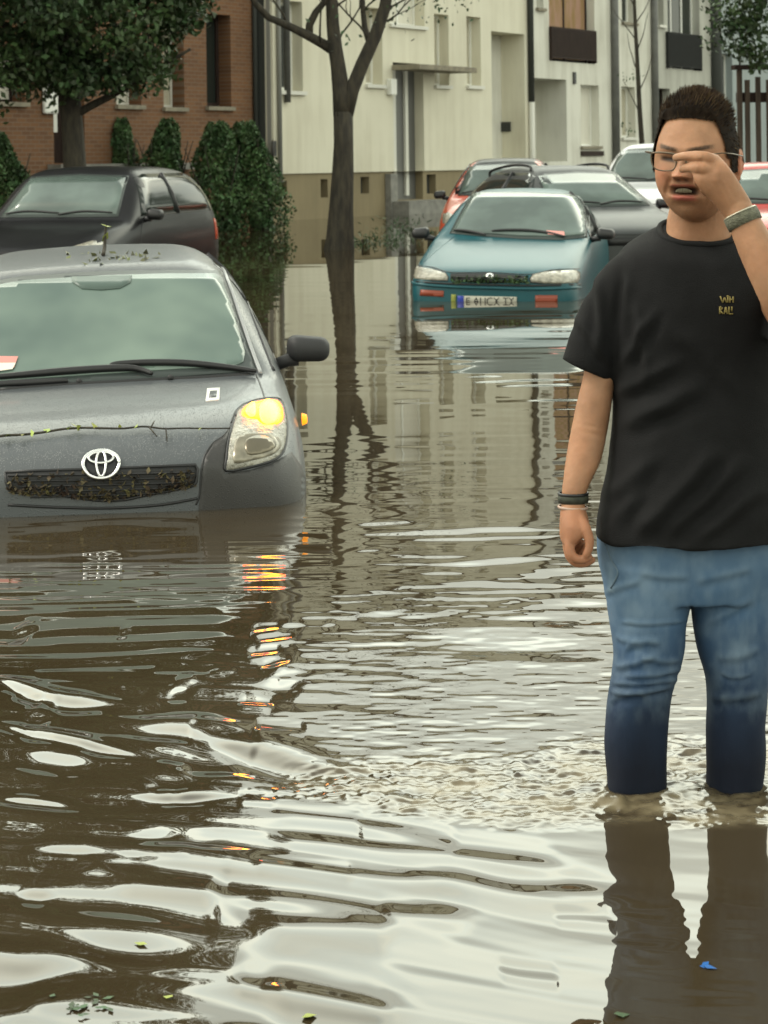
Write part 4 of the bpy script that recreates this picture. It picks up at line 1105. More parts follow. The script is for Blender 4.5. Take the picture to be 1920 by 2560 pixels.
# ================================================================= teal saloon
st = [
 (0.0, sec(.20,.52,.27,.60,.42,.60,.52,.56,.60,.625)),
 (.06, sec(.18,.70,.27,.75,.44,.725,.56,.66,.655,.67)),
 (.22, sec(.18,.78,.27,.805,.48,.785,.63,.69,.72,.728)),
 (.6, sec(.18,.82,.27,.838,.52,.815,.74,.695,.80,.806)),
 (1.08, sec(.18,.825,.27,.842,.54,.825,.82,.70,.885,.89)),
 (1.34, sec(.18,.825,.27,.842,.54,.83,.86,.74,.92,.93)),
 (1.42, sec(.18,.825,.27,.842,.54,.832,.87,.745,.94,.96)),
 (2.12, sec(.18,.825,.27,.845,.56,.835,.91,.60,1.33,1.365)),
 (2.36, sec(.18,.825,.27,.845,.56,.835,.92,.55,1.39,1.42)),
 (3.0, sec(.18,.825,.27,.845,.56,.835,.93,.545,1.40,1.43)),
 (3.45, sec(.2,.82,.27,.84,.56,.83,.93,.53,1.31,1.34)),
 (3.9, sec(.22,.80,.28,.82,.58,.80,.93,.60,1.0,1.02)),
 (4.30, sec(.26,.74,.32,.78,.56,.76,.85,.62,.93,.95)),
 (4.36, sec(.34,.66,.38,.70,.52,.68,.74,.58,.82,.85)),
]
nose = at(1228, 745, 18.6)
I_ = Car('parked_car', 'teal saloon car with white number plate, standing in the flood behind the wading man', 'car', nose, .405, radians(10.5), radians(.6), st, M['paint_teal'], 4)
ws = I_.patch('windscreen', [(1180,480),(1310,480),(1456,487),(1462,520),(1468,595),(1400,601),(1300,598),(1200,591),(1124,584),(1142,548)], 'px', M['frit'], .005, 11)
I_.patch('glass', [(1184,485),(1310,485),(1450,492),(1456,520),(1461,588),(1400,594),(1300,592),(1200,585),(1132,580),(1149,548)], 'px', M['wet_glass'], .018, 9, parent=ws)
I_.patch('side_window', [(1.62,.93),(2.12,1.29),(2.45,1.345),(3.0,1.35),(3.35,1.28),(3.55,1.02),(3.5,.965),(2.5,.95)], 'left', M['dark_glass'], .004, .08, mirror=True)
I_.seam('window_pillar', 'left', [(2.55,.95),(2.58,1.37)], .025, None, .003, mirror=True)
I_.patch('rear_window', [(-.48,1.05),(.48,1.05),(.42,1.28),(-.42,1.28)], 'rear', M['dark_glass'], .004)
for ol in ([(1021,672),(1030,665),(1050,668),(1085,674),(1115,684),(1121,694),(1119,702),(1080,701),(1045,698),(1023,695)],
           [(1325,697),(1332,687),(1360,680),(1400,677),(1440,676),(1449,682),(1450,695),(1443,707),(1400,709),(1350,708),(1327,706)]):
    h = I_.patch('headlight', ol, 'px', M['lens'], .006, 7, bulge=.01)
    I_.seam('headlight_rim', 'px', ol+ol[:1], .007, None, .002, m=1, parent=h)
gl = I_.patch('grille', [(1126,684),(1225,683),(1322,690),(1320,707),(1225,708),(1126,703)], 'px', M['grille_black'], .004, 9)
I_.seam('grille_bar', 'px', [(1130,694),(1225,695),(1320,698)], .008, M['pipe_dark'], .008, parent=gl)
I_.patch('emblem', oval(1224,691,10,5)[:-1], 'px', M['chrome'], .015, 4)
I_.seam('bumper_ridge', 'px', [(1026,708),(1080,714),(1150,718),(1225,720),(1300,722),(1380,722),(1450,719)], .014, M['paint_teal'], .006)
I_.seam('bumper_gap', 'px', [(1028,703),(1120,709),(1225,712),(1330,714),(1450,711)], .010, None, .001)
I_.seam('bonnet_seam', 'px', [(1026,664),(1080,668),(1126,681),(1225,681),(1325,686),(1380,675),(1448,672)], .007, None, -.001)
for ol in ([(1052,724),(1110,727),(1109,742),(1050,739)], [(1338,738),(1394,738),(1393,755),(1338,755)]):
    I_.patch('bumper_indicator', ol, 'px', M['amber_off'], .005, 6)
I_.patch('fog_lamp_cover', [(1128,736),(1140,736),(1139,756),(1128,756)], 'px', M['leaf_yellow'], .005, 5)
# number plate with its characters
pl = I_.patch('number_plate', [(1144,739),(1292,742),(1292,763),(1144,760)], 'px', M['plate_white'], .012, 8)
I_.patch('country_band', [(1144,739),(1160,739.5),(1160,760.5),(1144,760)], 'px', M['plate_blue'], .0145, 6, parent=pl)
def plate_text(car, txt, px0, px1, yt, yb, parent):
    cu = bpy.data.curves.new('t', 'FONT'); cu.body = txt; cu.size = 1; cu.extrude = .02
    o = bpy.data.objects.new('t', cu); COL.objects.link(o)
    dg = bpy.context.evaluated_depsgraph_get(); me = bpy.data.meshes.new_from_object(o.evaluated_get(dg))
    bpy.data.objects.remove(o)
    A = [v.co.copy() for v in me.vertices]; x0 = min(a.x for a in A); x1 = max(a.x for a in A); y0 = min(a.y for a in A); y1 = max(a.y for a in A)
    V = []
    for a in A:
        p, n_ = car.hit('px', px0+(px1-px0)*(a.x-x0)/(x1-x0), yb+(yt-yb)*(a.y-y0)/(y1-y0)); V.append(p + n_*(.0145 + a.z*.05))
    F_ = [tuple(p.vertices) for p in me.polygons]
    return obj('plate_lettering', V, F_, M['black_trim'], parent, smooth=False)
plate_text(I_, 'E AUCX TY', 1166, 1286, 743.5, 758.5, pl)
wiper(I_, 'px', [(1136,581),(1156,582),(1182,586),(1215,593)], .016, .03)
wiper(I_, 'px', [(1230,583),(1270,581),(1320,582),(1370,588),(1412,598)], .017, .03)
I_.seam('pillar_seam', 'px', [(1466,490),(1472,540),(1476,600)], .008, None, .0)
mirror_part(I_, 'door_mirror', 1, (.80,1.62,.92), .19, .13, .12, M['black_trim'], tilt=radians(4))
mirror_part(I_, 'door_mirror', -1, (-.80,1.62,.92), .19, .13, .12, M['black_trim'], tilt=radians(-4))
pa = on_car(I_, 'px', 1400, 590, .012)
e = empty('parking_ticket', pa); tag(e, 'pale red paper slip under the wiper of the teal saloon', 'paper')
q = [on_car(I_, 'px', a, b, .03) - pa for a, b in ((1366,582),(1410,585),(1412,596),(1370,592))]; MB().quad(*q).build('paper', M['paper_red'], e)
lp = [on_car(I_, 'px', random.uniform(1130, 1320), random.uniform(692, 706), .012) for k in range(120)]
litter('leaf_litter', 'green plant scraps caught in the grille of the teal saloon', lp, .05, M['leaf'])
I_.seam('bonnet_crease', 'px', [(1060,655),(1100,620),(1135,592)], .004, M['paint_teal'], .0)

# ================================================================= the other parked cars
def car_stations(L_, W_, H_, nz, cy, cz, wy, re, tail=1.0, rw=0.0):
    h = W_/2
    return [
     (0.0, sec(.24,h*.64,.30,h*.72,.44,h*.72,nz*.80,h*.62,nz*.94,nz)),
     (.07, sec(.22,h*.82,.30,h*.88,.46,h*.85,nz*.86,h*.70,nz+.03,nz+.045)),
     (.24, sec(.2,h*.93,.30,h*.96,.5,h*.93,nz+.02,h*.78,nz+.10,nz+.105)),
     (cy*.55, sec(.2,h*.975,.30,h,.55,h*.975,(nz+cz)/2-.03,h*.80,(nz+cz)/2+.08,(nz+cz)/2+.085)),
     (cy-.07, sec(.2,h*.975,.30,h,.58,h*.98,cz-.07,h*.85,cz-.02,cz-.015)),
     (cy+.02, sec(.2,h*.975,.30,h,.58,h*.982,cz-.06,h*.85,cz+.01,cz+.02)),
     (wy, sec(.2,h*.975,.30,h,.60,h*.985,cz-.02,h*(.71+rw),H_-.10,H_-.07)),
     (wy+.22, sec(.2,h*.975,.30,h,.60,h*.985,cz-.01,h*(.65+rw),H_-.035,H_-.01)),
     ((wy+re)/2+.1, sec(.2,h*.975,.30,h,.60,h*.985,cz,h*(.65+rw),H_-.02,H_)),
     (re, sec(.2,h*.97,.30,h*.99,.60,h*.975,cz,h*(.63+rw),H_-.07,H_-.04)),
     (re+(L_-re)*.7, sec(.24,h*.93,.32,h*.96,.60,h*.94,cz-.02,h*.70,cz+(H_-cz)*.35*tail,cz+(H_-cz)*.40*tail)),
     (L_, sec(.3,h*.84,.36,h*.88,.58,h*.86,cz-.20,h*.72,cz-.08,cz-.04)),
    ]
def make_car(label, nose, depth, yaw, pm, L_=3.9, W_=1.68, H_=1.48, nz=.72, cy=1.12, cz=.98, wy=1.85, re=3.1, glass='wet_glass', roof=None, rails=False, tail=1.0, taillamp=False, rw=0.0):
    c = Car('parked_car', label, 'car', nose, depth, yaw, 0, car_stations(L_, W_, H_, nz, cy, cz, wy, re, tail, rw), pm, 3, group=None)
    h = W_/2
    po = .006 if roof is not None else 0
    ws = c.patch('windscreen', [(-h*.745,cz+.03),(h*.745,cz+.03),(h*.63,H_-.115),(0,H_-.09),(-h*.63,H_-.115)], 'front', M['frit'], .004+po, .1)
    c.patch('glass', [(-h*.71,cz+.055),(h*.71,cz+.055),(h*.61,H_-.135),(0,H_-.112),(-h*.61,H_-.135)], 'front', M[glass], .008+po, .1, parent=ws)
    zt = H_-.10; zb_ = cz+.03
    c.patch('side_window', [(cy+.28,zb_),(wy+.02,zt-.04),(wy+.25,zt),(re-.1,zt),(re+.12,zt-.06),(re+.25,zb_+.08),(re+.2,zb_)], 'left', M['dark_glass'], .004+po, .09, mirror=True)
    for y_ in ((wy+re)/2-.15,): c.seam('window_pillar', 'left', [(y_,zb_),(y_+.03,zt)], .03, None, .003, mirror=True, m=2)
    c.patch('headlight', [(h*.52,nz-.06),(h*.60,nz+.03),(h*.80,nz+.10),(h*.90,nz+.08),(h*.88,nz-.04),(h*.72,nz-.10)], 'front', M['lens'], .006, .05, mirror=True)
    c.patch('grille', [(-h*.46,nz-.14),(h*.46,nz-.14),(h*.48,nz-.05),(-h*.48,nz-.05)], 'front', M['grille_black'], .004, .08)
    c.seam('bonnet_seam', 'front', [(-h*.6,nz-.01),(0,nz-.02),(h*.6,nz-.01)], .006, None, 0)
    c.patch('rear_window', [(-h*.6,cz+.1),(h*.6,cz+.1),(h*.54,cz+.30),(-h*.54,cz+.30)], 'rear', M['dark_glass'], .004, .1)
    if taillamp: c.patch('tail_light', [(L_-.34,cz-.30),(L_-.20,cz-.30),(L_-.20,cz-.08),(L_-.33,cz-.06)], 'left', M['tail_red'], .006, .06, mirror=True)
    else: c.patch('tail_light', [(h*.62,cz-.30),(h*.82,cz-.28),(h*.80,cz-.08),(h*.66,cz-.10)], 'rear', M['tail_red'], .006, .06, mirror=True)
    c.seam('door_seam', 'left', [(cy+.1,.45),(cy+.12,.8),(cy+.3,cz)], .005, mirror=True)
    for sd_ in (1, -1): mirror_part(c, 'door_mirror', sd_, (sd_*h*.93, cy+.32, cz-.01), .18, .13, .12, M['black_trim'], tilt=sd_*.07)
    wiper(c, 'front', [(-h*.68,cz+.055),(-h*.4,cz+.08),(0,cz+.06)], .014, .02); wiper(c, 'front', [(0,cz+.045),(h*.3,cz+.075),(h*.66,cz+.06)], .014, .02)
    if roof is not None:
        c.patch('roof_panel', [(-h*.80,cy+.10),(h*.80,cy+.10),(h*.84,wy-.2),(h*.86,(wy+re)/2),(h*.84,re+.1),(-h*.84,re+.1),(-h*.86,(wy+re)/2),(-h*.84,wy-.2)], 'top', roof, .003, .09)
    if rails:
        for sd_ in (1, -1):
            P = [c.hit('top', sd_*h*.60, y_)[0] + Vector((0,0,dz_)) for y_, dz_ in ((wy+.25,0),(wy+.33,.06),((wy+re)/2,.065),(re-.1,.06),(re,0))]
            v, f = tube(spline(P, 4), .018, 6); obj('roof_rail', v, f, M['black_trim'], c.e)
    return c
p = at(140, 560, 20.0); BK = make_car('black hatchback between the grey compact car and the brick house', Vector((-3.62, 19.4, 0)), .245, radians(13.5), M['paint_black'], L_=4.05, H_=1.56, cz=1.0, re=3.55, wy=1.72, tail=1.9, rw=.08, glass='wet_glass', taillamp=True, W_=1.75)
OR = make_car('orange red small car with black roof half hidden behind the teal saloon', Vector((1.50, 27.2, 0)), .22, radians(8), M['paint_orange'], L_=3.7, H_=1.57, cz=1.0, roof=M['paint_black'])
ES = make_car('dark grey estate car with roof rails, between the teal saloon and the white car', Vector((2.55-1.15*sin(radians(-16)), 22.4, 0)), .24, radians(-16), M['paint_dark'], L_=4.5, H_=1.49, cz=.96, wy=1.9, re=3.7, rails=True)
WH = make_car('white car whose roof shows on both sides of the wading man\'s head', Vector((3.62, 29.5, 0)), .20, radians(20), M['paint_white'], L_=4.2, H_=1.76, cz=1.12, nz=.85, wy=1.75, re=3.4, W_=1.75)
RD = make_car('bright red car cut by the right edge of the photo, behind the raised forearm', Vector((4.42, 22.6, 0)), .26, radians(11), M['paint_red'], L_=4.0, H_=1.52, cz=.98)
# ================================================================= the wading man
DM = 4.17; SM = FOC/DM
PB = Vector((.62, DM, -.31))
man = empty('person', PB); tag(man, 'man in black t-shirt and wet blue jeans wading and rubbing his eyes', 'person')
def A(px, py, d=DM): return at(px, py, d)
def ring(xl, xr, py, d, dh, n=40, pw=2.3, tilt=0.0):
    """horizontal cross-section between two outline pixels"""
    c0, c1 = A(xl, py, d), A(xr, py, d); c = (c0+c1)/2; hw = (c1-c0).length/2
    out = []
    for k in range(n):
        a = 2*pi*k/n; ca, sa = cos(a), sin(a)
        out.append(Vector((c.x + hw*math.copysign(abs(ca)**(2/pw), ca), c.y + dh*math.copysign(abs(sa)**(2/pw), sa), c.z + tilt*math.copysign(abs(sa)**(2/pw), sa))))
    return out
def loft(rings):
    n = len(rings[0]); v = [p for r in rings for p in r]; f = []
    for i in range(len(rings)-1):
        for k in range(n): f.append((i*n+k, i*n+(k+1) % n, (i+1)*n+(k+1) % n, (i+1)*n+k))
    f.append(tuple(range(n))[::-1]); f.append(tuple((len(rings)-1)*n+k for k in range(n)))
    # lofts run downwards or upwards: make them consistent afterwards
    return v, f
def dense_rings(rows, m=4):
    """rows of numbers interpolated smoothly"""
    R = np.array(rows, float); n = len(R); out = []
    for i in range(n-1):
        a, b, c, d = R[max(i-1,0)], R[i], R[i+1], R[min(i+2,n-1)]
        for k in range(m):
            t = k/m; out.append(.5*((2*b)+(c-a)*t+(2*a-5*b+4*c-d)*t*t+(3*b-a-3*c+d)*t**3))
    out.append(R[-1]); return out
def limb_tube(pts, rad, n=20, m=5, flat=None):
    P = spline(pts, m); rr = [r[0] for r in dense_rings([[r] for r in rad], m)]
    # rounded ends
    d0 = (P[0]-P[1]).normalized(); d1 = (P[-1]-P[-2]).normalized()
    head = [P[0]+d0*rr[0]*q for q in (.95,.8,.5)]; tail_ = [P[-1]+d1*rr[-1]*q for q in (.5,.8,.95)]
    rh = [rr[0]*sqrt(1-q*q) for q in (.95,.8,.5)]; rt = [rr[-1]*sqrt(1-q*q) for q in (.5,.8,.95)]
    v, f = tube(head+P+tail_, rh+rr+rt, n)
    return v, f
def ball(c, rx, ry, rz, rot=None, n=20, m=14):
    v = []; f = []
    for j in range(1, m):
        th = pi*j/m
        for k in range(n):
            a = 2*pi*k/n; p = Vector((rx*sin(th)*cos(a), ry*sin(th)*sin(a), rz*cos(th))); v.append(p)
    v += [Vector((0,0,rz)), Vector((0,0,-rz))]
    for j in range(m-2):
        for k in range(n): f.append((j*n+k, (j+1)*n+k, (j+1)*n+(k+1) % n, j*n+(k+1) % n))
    for k in range(n): f.append((len(v)-2, k, (k+1) % n)); f.append((len(v)-1, (m-2)*n+(k+1) % n, (m-2)*n+k))
    if rot: v = [rot @ p for p in v]
    return [p+Vector(c) for p in v], f
def fuse(name, shapes, voxel, mt, parent, smooth=4, post=None, smooth_f=.5):
    """overlapping closed shapes -> one continuous skin"""
    mb = MB()
    for v, f in shapes: mb.add(v, f)
    me = bpy.data.meshes.new('tmp'); me.from_pydata(mb.v, [], mb.f)
    bm = bmesh.new(); bm.from_mesh(me); bmesh.ops.recalc_face_normals(bm, faces=bm.faces); bm.to_mesh(me); bm.free()
    o = bpy.data.objects.new('tmp', me); COL.objects.link(o)
    r = o.modifiers.new('r', 'REMESH'); r.mode = 'VOXEL'; r.voxel_size = voxel
    s = o.modifiers.new('s', 'SMOOTH'); s.iterations = smooth; s.factor = smooth_f
    dg = bpy.context.evaluated_depsgraph_get(); em = bpy.data.meshes.new_from_object(o.evaluated_get(dg))
    bpy.data.objects.remove(o)
    n = len(em.vertices); co = np.empty(n*3, np.float32); em.vertices.foreach_get('co', co); co = co.reshape(-1, 3).astype(float)
    if post is not None:
        no = np.empty(n*3, np.float32); em.vertices.foreach_get('normal', no); no = no.reshape(-1, 3)
        co = post(co, no)
    co = co - np.array(parent.location)
    em.vertices.foreach_set('co', co.astype(np.float32).ravel())
    em.polygons.foreach_set('use_smooth', [True]*len(em.polygons)); em.materials.clear(); em.materials.append(mt); em.update()
    em.name = name
    ob = bpy.data.objects.new(name, em); COL.objects.link(ob); ob.parent = parent
    return ob, co + np.array(parent.location)
def topx(co):
    """photo pixel of world points"""
    d = co[:, 1]; u0 = co[:, 0]/d*FOC; v0 = (co[:, 2]-CH)/d*FOC
    c, s = cos(ROLL), sin(ROLL); u = u0*c + v0*s; v = -u0*s + v0*c
    return CX+u, HY-v

# ---------------------------------------------------------------- head
HS = 1.10
HC = A(1741, 396, 4.15)
HR = Matrix.Rotation(radians(-25), 3, 'Z') @ Matrix.Rotation(radians(1.5), 3, 'X') @ Matrix.Rotation(radians(2), 3, 'Y')
def head_local(nu=220, nv=180):
    V = []; 
    th = np.linspace(0.0, pi, nv)[1:-1]; ph = np.linspace(0, 2*pi, nu, endpoint=False)
    T_, P_ = np.meshgrid(th, ph, indexing='ij')
    dx = np.sin(T_)*np.cos(P_); dy = np.sin(T_)*np.sin(P_); dz = np.cos(T_)
    def sup(v, p): return np.sign(v)*np.abs(v)**p
    up = dz > 0
    z = np.where(up, .112*dz, .119*sup(dz, .86))
    # breadth: cranium round, jaw squarer and a little narrower
    rh = np.sqrt(1-np.clip(np.where(up, dz, dz)**2, 0, 1))
    rlow = (1-np.abs(dz)**2.7)**.5
    r = np.where(up, rh, .25*rh+.75*rlow)
    ax = np.where(up, .0745, .0745 - .012*(1-smoothstep(-.11, -.03, z)))
    cs, sn = np.cos(P_), np.sin(P_)
    x = ax*r*sup(cs, .92)
    yb = np.where(sn > 0, .098, .092)
    # back of the skull tucks in below the ears
    tuck = np.where(sn > 0, 1-.55*(1-smoothstep(-.10, -.02, z)), 1)
    y = yb*r*sup(sn, .95)*tuck
    f = np.clip(-sn, 0, 1)**.5                      # front weight
    g = lambda cx, cz, sx_, sz: np.exp(-((x-cx)/sx_)**2-((z-cz)/sz)**2)*f
    gs = lambda cx, cz, sx_, sz: g(cx, cz, sx_, sz)+g(-cx, cz, sx_, sz)
    o = np.zeros_like(x)
    o += .0055*gs(.028, .020, .022, .009) + .003*g(0,.018,.012,.01)      # brows drawn together
    o -= .0125*gs(.031, .000, .017, .0105)                                # sockets
    o += .0055*gs(.031, -.001, .016, .0065)                               # screwed-up lids
    o -= .0045*gs(.031, .0005, .016, .0022)                               # the closed slit
    o += .0080*gs(.041, -.026, .021, .016)                                # raised cheeks
    t = np.clip((.008-z)/.038, 0, 1)
    o += (.008+.020*t**1.2)*np.exp(-(x/(.0085+.0055*t))**2)*smoothstep(.016, .0, z)*smoothstep(-.039, -.030, z)*f
    o += .0105*gs(.0135, -.0300, .0078, .0070)                             # nostril wings
    o -= .006*gs(.0075, -.0365, .0045, .0028)                              # nostrils
    for sgn in (1, -1):                                                   # furrows nose to mouth
        ln_x = sgn*(.019 + .016*np.clip((-.028-z)/.032, 0, 1)); o -= .0065*np.exp(-((x-ln_x)/.004)**2)*smoothstep(-.022, -.030, z)*smoothstep(-.074, -.060, z)*f
    o += .0045*np.exp(-(x/.026)**2-((z+.0465)/.005)**2)*f                # upper lip
    o += .0065*np.exp(-(x/.022)**2-((z+.0705)/.0065)**2)*f                # lower lip
    mz = -.0575+.0035*np.clip(np.abs(x)/.026, 0, 1)**2*(-.4)
    o -= .0150*np.exp(-(np.abs(x)/.0265)**6-(np.abs(z-mz)/.0078)**4)*f    # open mouth
    o -= .0035*np.exp(-(x/.024)**2-((z+.0845)/.006)**2)*f
    o += .0075*np.exp(-(x/.020)**2-((z+.107)/.014)**2)*f                  # chin
    y = y - o
    # full cheeks and jowl
    j = .0025*np.exp(-((z+.06)/.03)**2)*(np.abs(cs)**.7); x = x + np.sign(cs)*j
    co = np.stack([x, y, z], -1).reshape(-1, 3)
    nr = len(th); F = []
    for i in range(nr-1):
        for k in range(nu): F.append((i*nu+k, (i+1)*nu+k, (i+1)*nu+(k+1) % nu, i*nu+(k+1) % nu))
    F.append(tuple(range(nu))); F.append(tuple((nr-1)*nu+k for k in range(nu))[::-1])
    return co, F
hco, hf = head_local()
def H2W(p): return HC + HR @ (Vector(p)*HS)
HRn = np.array(HR)
def h2w(co): return (co*HS) @ HRn.T + np.array(HC)
def w2h(co): return ((co - np.array(HC)) @ HRn)/HS
hw_ = [Vector(p) for p in h2w(hco)]
shapes = [(hw_, hf)]
# ears
for sgn in (1, -1):
    R_ = HR @ Matrix.Rotation(sgn*radians(24), 3, 'Z') @ Matrix.Rotation(radians(-8), 3, 'X')
    shapes.append(ball(H2W((sgn*.0745, .020, -.012)), .0070*HS, .018*HS, .033*HS, R_))
    shapes.append(ball(H2W((sgn*.0765, .025, -.006)), .008*HS, .011*HS, .026*HS, R_))
    shapes.append(ball(H2W((sgn*.0725, .012, -.036)), .007*HS, .010*HS, .012*HS, R_))
# neck and hidden upper body
nk = dense_rings([(1690,1812,470,4.21,.055),(1678,1818,510,4.215,.060),(1668,1826,550,4.22,.063),(1664,1828,585,4.22,.062),(1640,1850,625,4.22,.062),(1570,1915,690,4.22,.085),(1560,1920,900,4.22,.11),(1560,1925,1200,4.22,.11)], 3)
shapes.append(loft([ring(r[0], r[1], r[2], r[3], r[4]) for r in nk]))
# hanging arm (his right)
ar = dense_rings([(1512,1600,700,4.20,.048),(1490,1580,780,4.20,.046),(1466,1552,880,4.20,.043),(1459,1538,940,4.20,.041),(1444,1530,1000,4.19,.040),(1427,1518,1080,4.18,.039),(1415,1502,1150,4.16,.036),(1406,1472,1215,4.14,.030),(1404,1463,1245,4.135,.026),(1403,1462,1268,4.13,.026)], 3)
shapes.append(loft([ring(r[0], r[1], r[2], r[3], r[4], pw=2.05) for r in ar]))
# hanging hand: back of the hand outward, fingers curled in, thumb towards the leg
hd_ = dense_rings([(1403,1462,1262,4.13,.026),(1400,1468,1285,4.125,.034),(1399,1474,1310,4.12,.040),(1399,1470,1330,4.12,.042),(1402,1448,1350,4.12,.040),(1412,1438,1364,4.12,.034)], 3)
shapes.append(loft([ring(r[0], r[1], r[2], r[3], r[4], pw=2.2) for r in hd_]))
px = lambda r: r/SM
def finger(pts, r0, r1): shapes.append(limb_tube([A(*p) for p in pts], [px(r0 + (r1-r0)*i/(len(pts)-1)) for i in range(len(pts))], 14, 4))
finger([(1424,1336,4.095),(1424,1368,4.088),(1433,1392,4.085),(1456,1399,4.085),(1472,1392,4.088)], 13, 10)      # index
finger([(1420,1345,4.112),(1422,1384,4.106),(1437,1405,4.104),(1462,1408,4.104),(1480,1400,4.106)], 13, 9.5)      # middle
finger([(1420,1340,4.132),(1420,1376,4.128),(1434,1394,4.124),(1454,1388,4.118),(1466,1368,4.112)], 13, 11)      # ring
finger([(1422,1335,4.150),(1420,1362,4.148),(1430,1378,4.142),(1446,1374,4.136),(1456,1358,4.130)], 12, 10)        # little
finger([(1448,1292,4.105),(1463,1318,4.088),(1472,1344,4.082),(1473,1368,4.080),(1466,1386,4.080)], 15, 10)      # thumb
# raised arm (his left): upper arm out of frame, forearm up to the face
shapes.append(limb_tube([A(1915,690,4.21), A(1965,770,4.08), A(2010,838,3.93)], [px(58), px(56), px(50)], 20, 4))
shapes.append(limb_tube([A(2012,842,3.92), A(1962,752,3.90), A(1926,684,3.90), A(1893,622,3.91), A(1866,566,3.92), A(1849,532,3.925)], [px(50), px(53), px(50), px(45), px(39), px(36)], 22, 5))
# raised hand: back of the hand to the viewer, fingers on the eyes
def slab(rows, n=26):
    """hand back as a loft across pixel points: (cx,cy,D,half width,half thickness,axis angle)"""
    rs = []
    for (cx_, cy_, d, hw, ht, ang) in dense_rings(rows, 4):
        c = A(cx_, cy_, d); ax_ = Vector((cos(ang), 0, sin(ang))); r = []
        for k in range(n):
            a = 2*pi*k/n; ca, sa = cos(a), sin(a)
            r.append(c + ax_*(px(hw)*math.copysign(abs(ca)**.85, ca)) + Vector((0,1,0))*(px(ht)*math.copysign(abs(sa)**.9, sa)))
        rs.append(r)
    return loft(rs)
an = radians(24)
shapes.append(slab([(1850,535,3.925,35,27,an),(1836,512,3.925,38,25,an),(1814,482,3.92,41,25,an),(1793,455,3.915,44,24,an),(1778,433,3.915,43,23,an),(1768,415,3.925,39,21,an),(1764,405,3.935,30,15,an)]))
finger([(1788,402,3.93),(1764,393,3.91),(1738,390,3.925),(1712,390,3.95),(1690,394,3.985)], 15.5, 9.5)   # index to the bridge of the nose
finger([(1782,428,3.92),(1758,421,3.905),(1736,420,3.925),(1718,420,3.955),(1706,423,3.99)], 15.5, 9.5)  # middle
finger([(1776,446,3.928),(1756,442,3.925),(1746,448,3.948),(1746,458,3.97),(1758,466,3.985)], 15, 10)  # ring, curled under
finger([(1784,468,3.928),(1768,464,3.93),(1760,470,3.95),(1764,480,3.97),(1774,486,3.985)], 13, 9)      # little, curled under
finger([(1826,470,3.95),(1812,430,3.955),(1790,408,3.965),(1762,400,3.98),(1742,400,4.0)], 15, 10)        # thumb behind

def skin_post(co, no):
    x, y = topx(co)
    d = .0009*fbm(x/34, y/50, 44, 3) + .0004*vnoise(x/7, y/7, 45)
    for (cx_, cy_, r_, am) in ((1792,410,10,.0028),(1797,430,9,.0022),(1792,448,9,.0018),(1748,393,7,.0014),(1742,415,7,.0014)):   # knuckles
        d += am*np.exp(-((x-cx_)/r_)**2-((y-cy_)/r_)**2)*(co[:, 1] < 4.02)
    for (x0, y0, x1, y1) in ((1800,440,1832,505),(1790,452,1822,512)):                                                   # tendons
        t = np.clip(((x-x0)*(x1-x0)+(y-y0)*(y1-y0))/((x1-x0)**2+(y1-y0)**2), 0, 1); q = np.hypot(x-x0-t*(x1-x0), y-y0-t*(y1-y0)); d += .0009*np.exp(-(q/5)**2)*(co[:, 1] < 4.02)
    d -= .0016*np.exp(-((y-1082-.25*(x-1470))/6)**2)*np.exp(-((x-1490)/26)**2)*(y > 1000)                              # elbow crease
    d -= .0010*np.exp(-((y-1064-.2*(x-1470))/5)**2)*np.exp(-((x-1480)/26)**2)*(y > 1000)
    return co + no*d[:, None]
def skin_mat():
    m, N, L, b = new_mat('skin')
    a = N.new('ShaderNodeAttribute'); a.attribute_name = 'pigment_shade'
    tc = N.new('ShaderNodeTexCoord'); n1 = N.new('ShaderNodeTexNoise'); n1.inputs['Scale'].default_value = 38; n1.inputs['Detail'].default_value = 6
    L.new(tc.outputs['Object'], n1.inputs['Vector'])
    mr = N.new('ShaderNodeMapRange'); mr.inputs['To Min'].default_value = .74; mr.inputs['To Max'].default_value = 1.24; L.new(n1.outputs['Fac'], mr.inputs['Value'])
    hs = N.new('ShaderNodeHueSaturation'); L.new(a.outputs['Color'], hs.inputs['Color']); L.new(mr.outputs['Result'], hs.inputs['Value'])
    L.new(hs.outputs['Color'], b.inputs['Base Color'])
    b.inputs['Roughness'].default_value = .55; b.inputs['Specular IOR Level'].default_value = .22
    b.inputs['Subsurface Weight'].default_value = .25; b.inputs['Subsurface Radius'].default_value = (.010, .004, .002); b.inputs['Subsurface Scale'].default_value = .6
    n2 = N.new('ShaderNodeTexNoise'); n2.inputs['Scale'].default_value = 260; n2.inputs['Detail'].default_value = 4; L.new(tc.outputs['Object'], n2.inputs['Vector'])
    bp = N.new('ShaderNodeBump'); bp.inputs['Strength'].default_value = .18; bp.inputs['Distance'].default_value = .002
    L.new(n2.outputs['Fac'], bp.inputs['Height']); L.new(bp.outputs['Normal'], b.inputs['Normal'])
    return m
M['skin'] = skin_mat()
body, bco = fuse('body', shapes, .0027, M['skin'], man, 2, skin_post)
hl_ = w2h(bco)
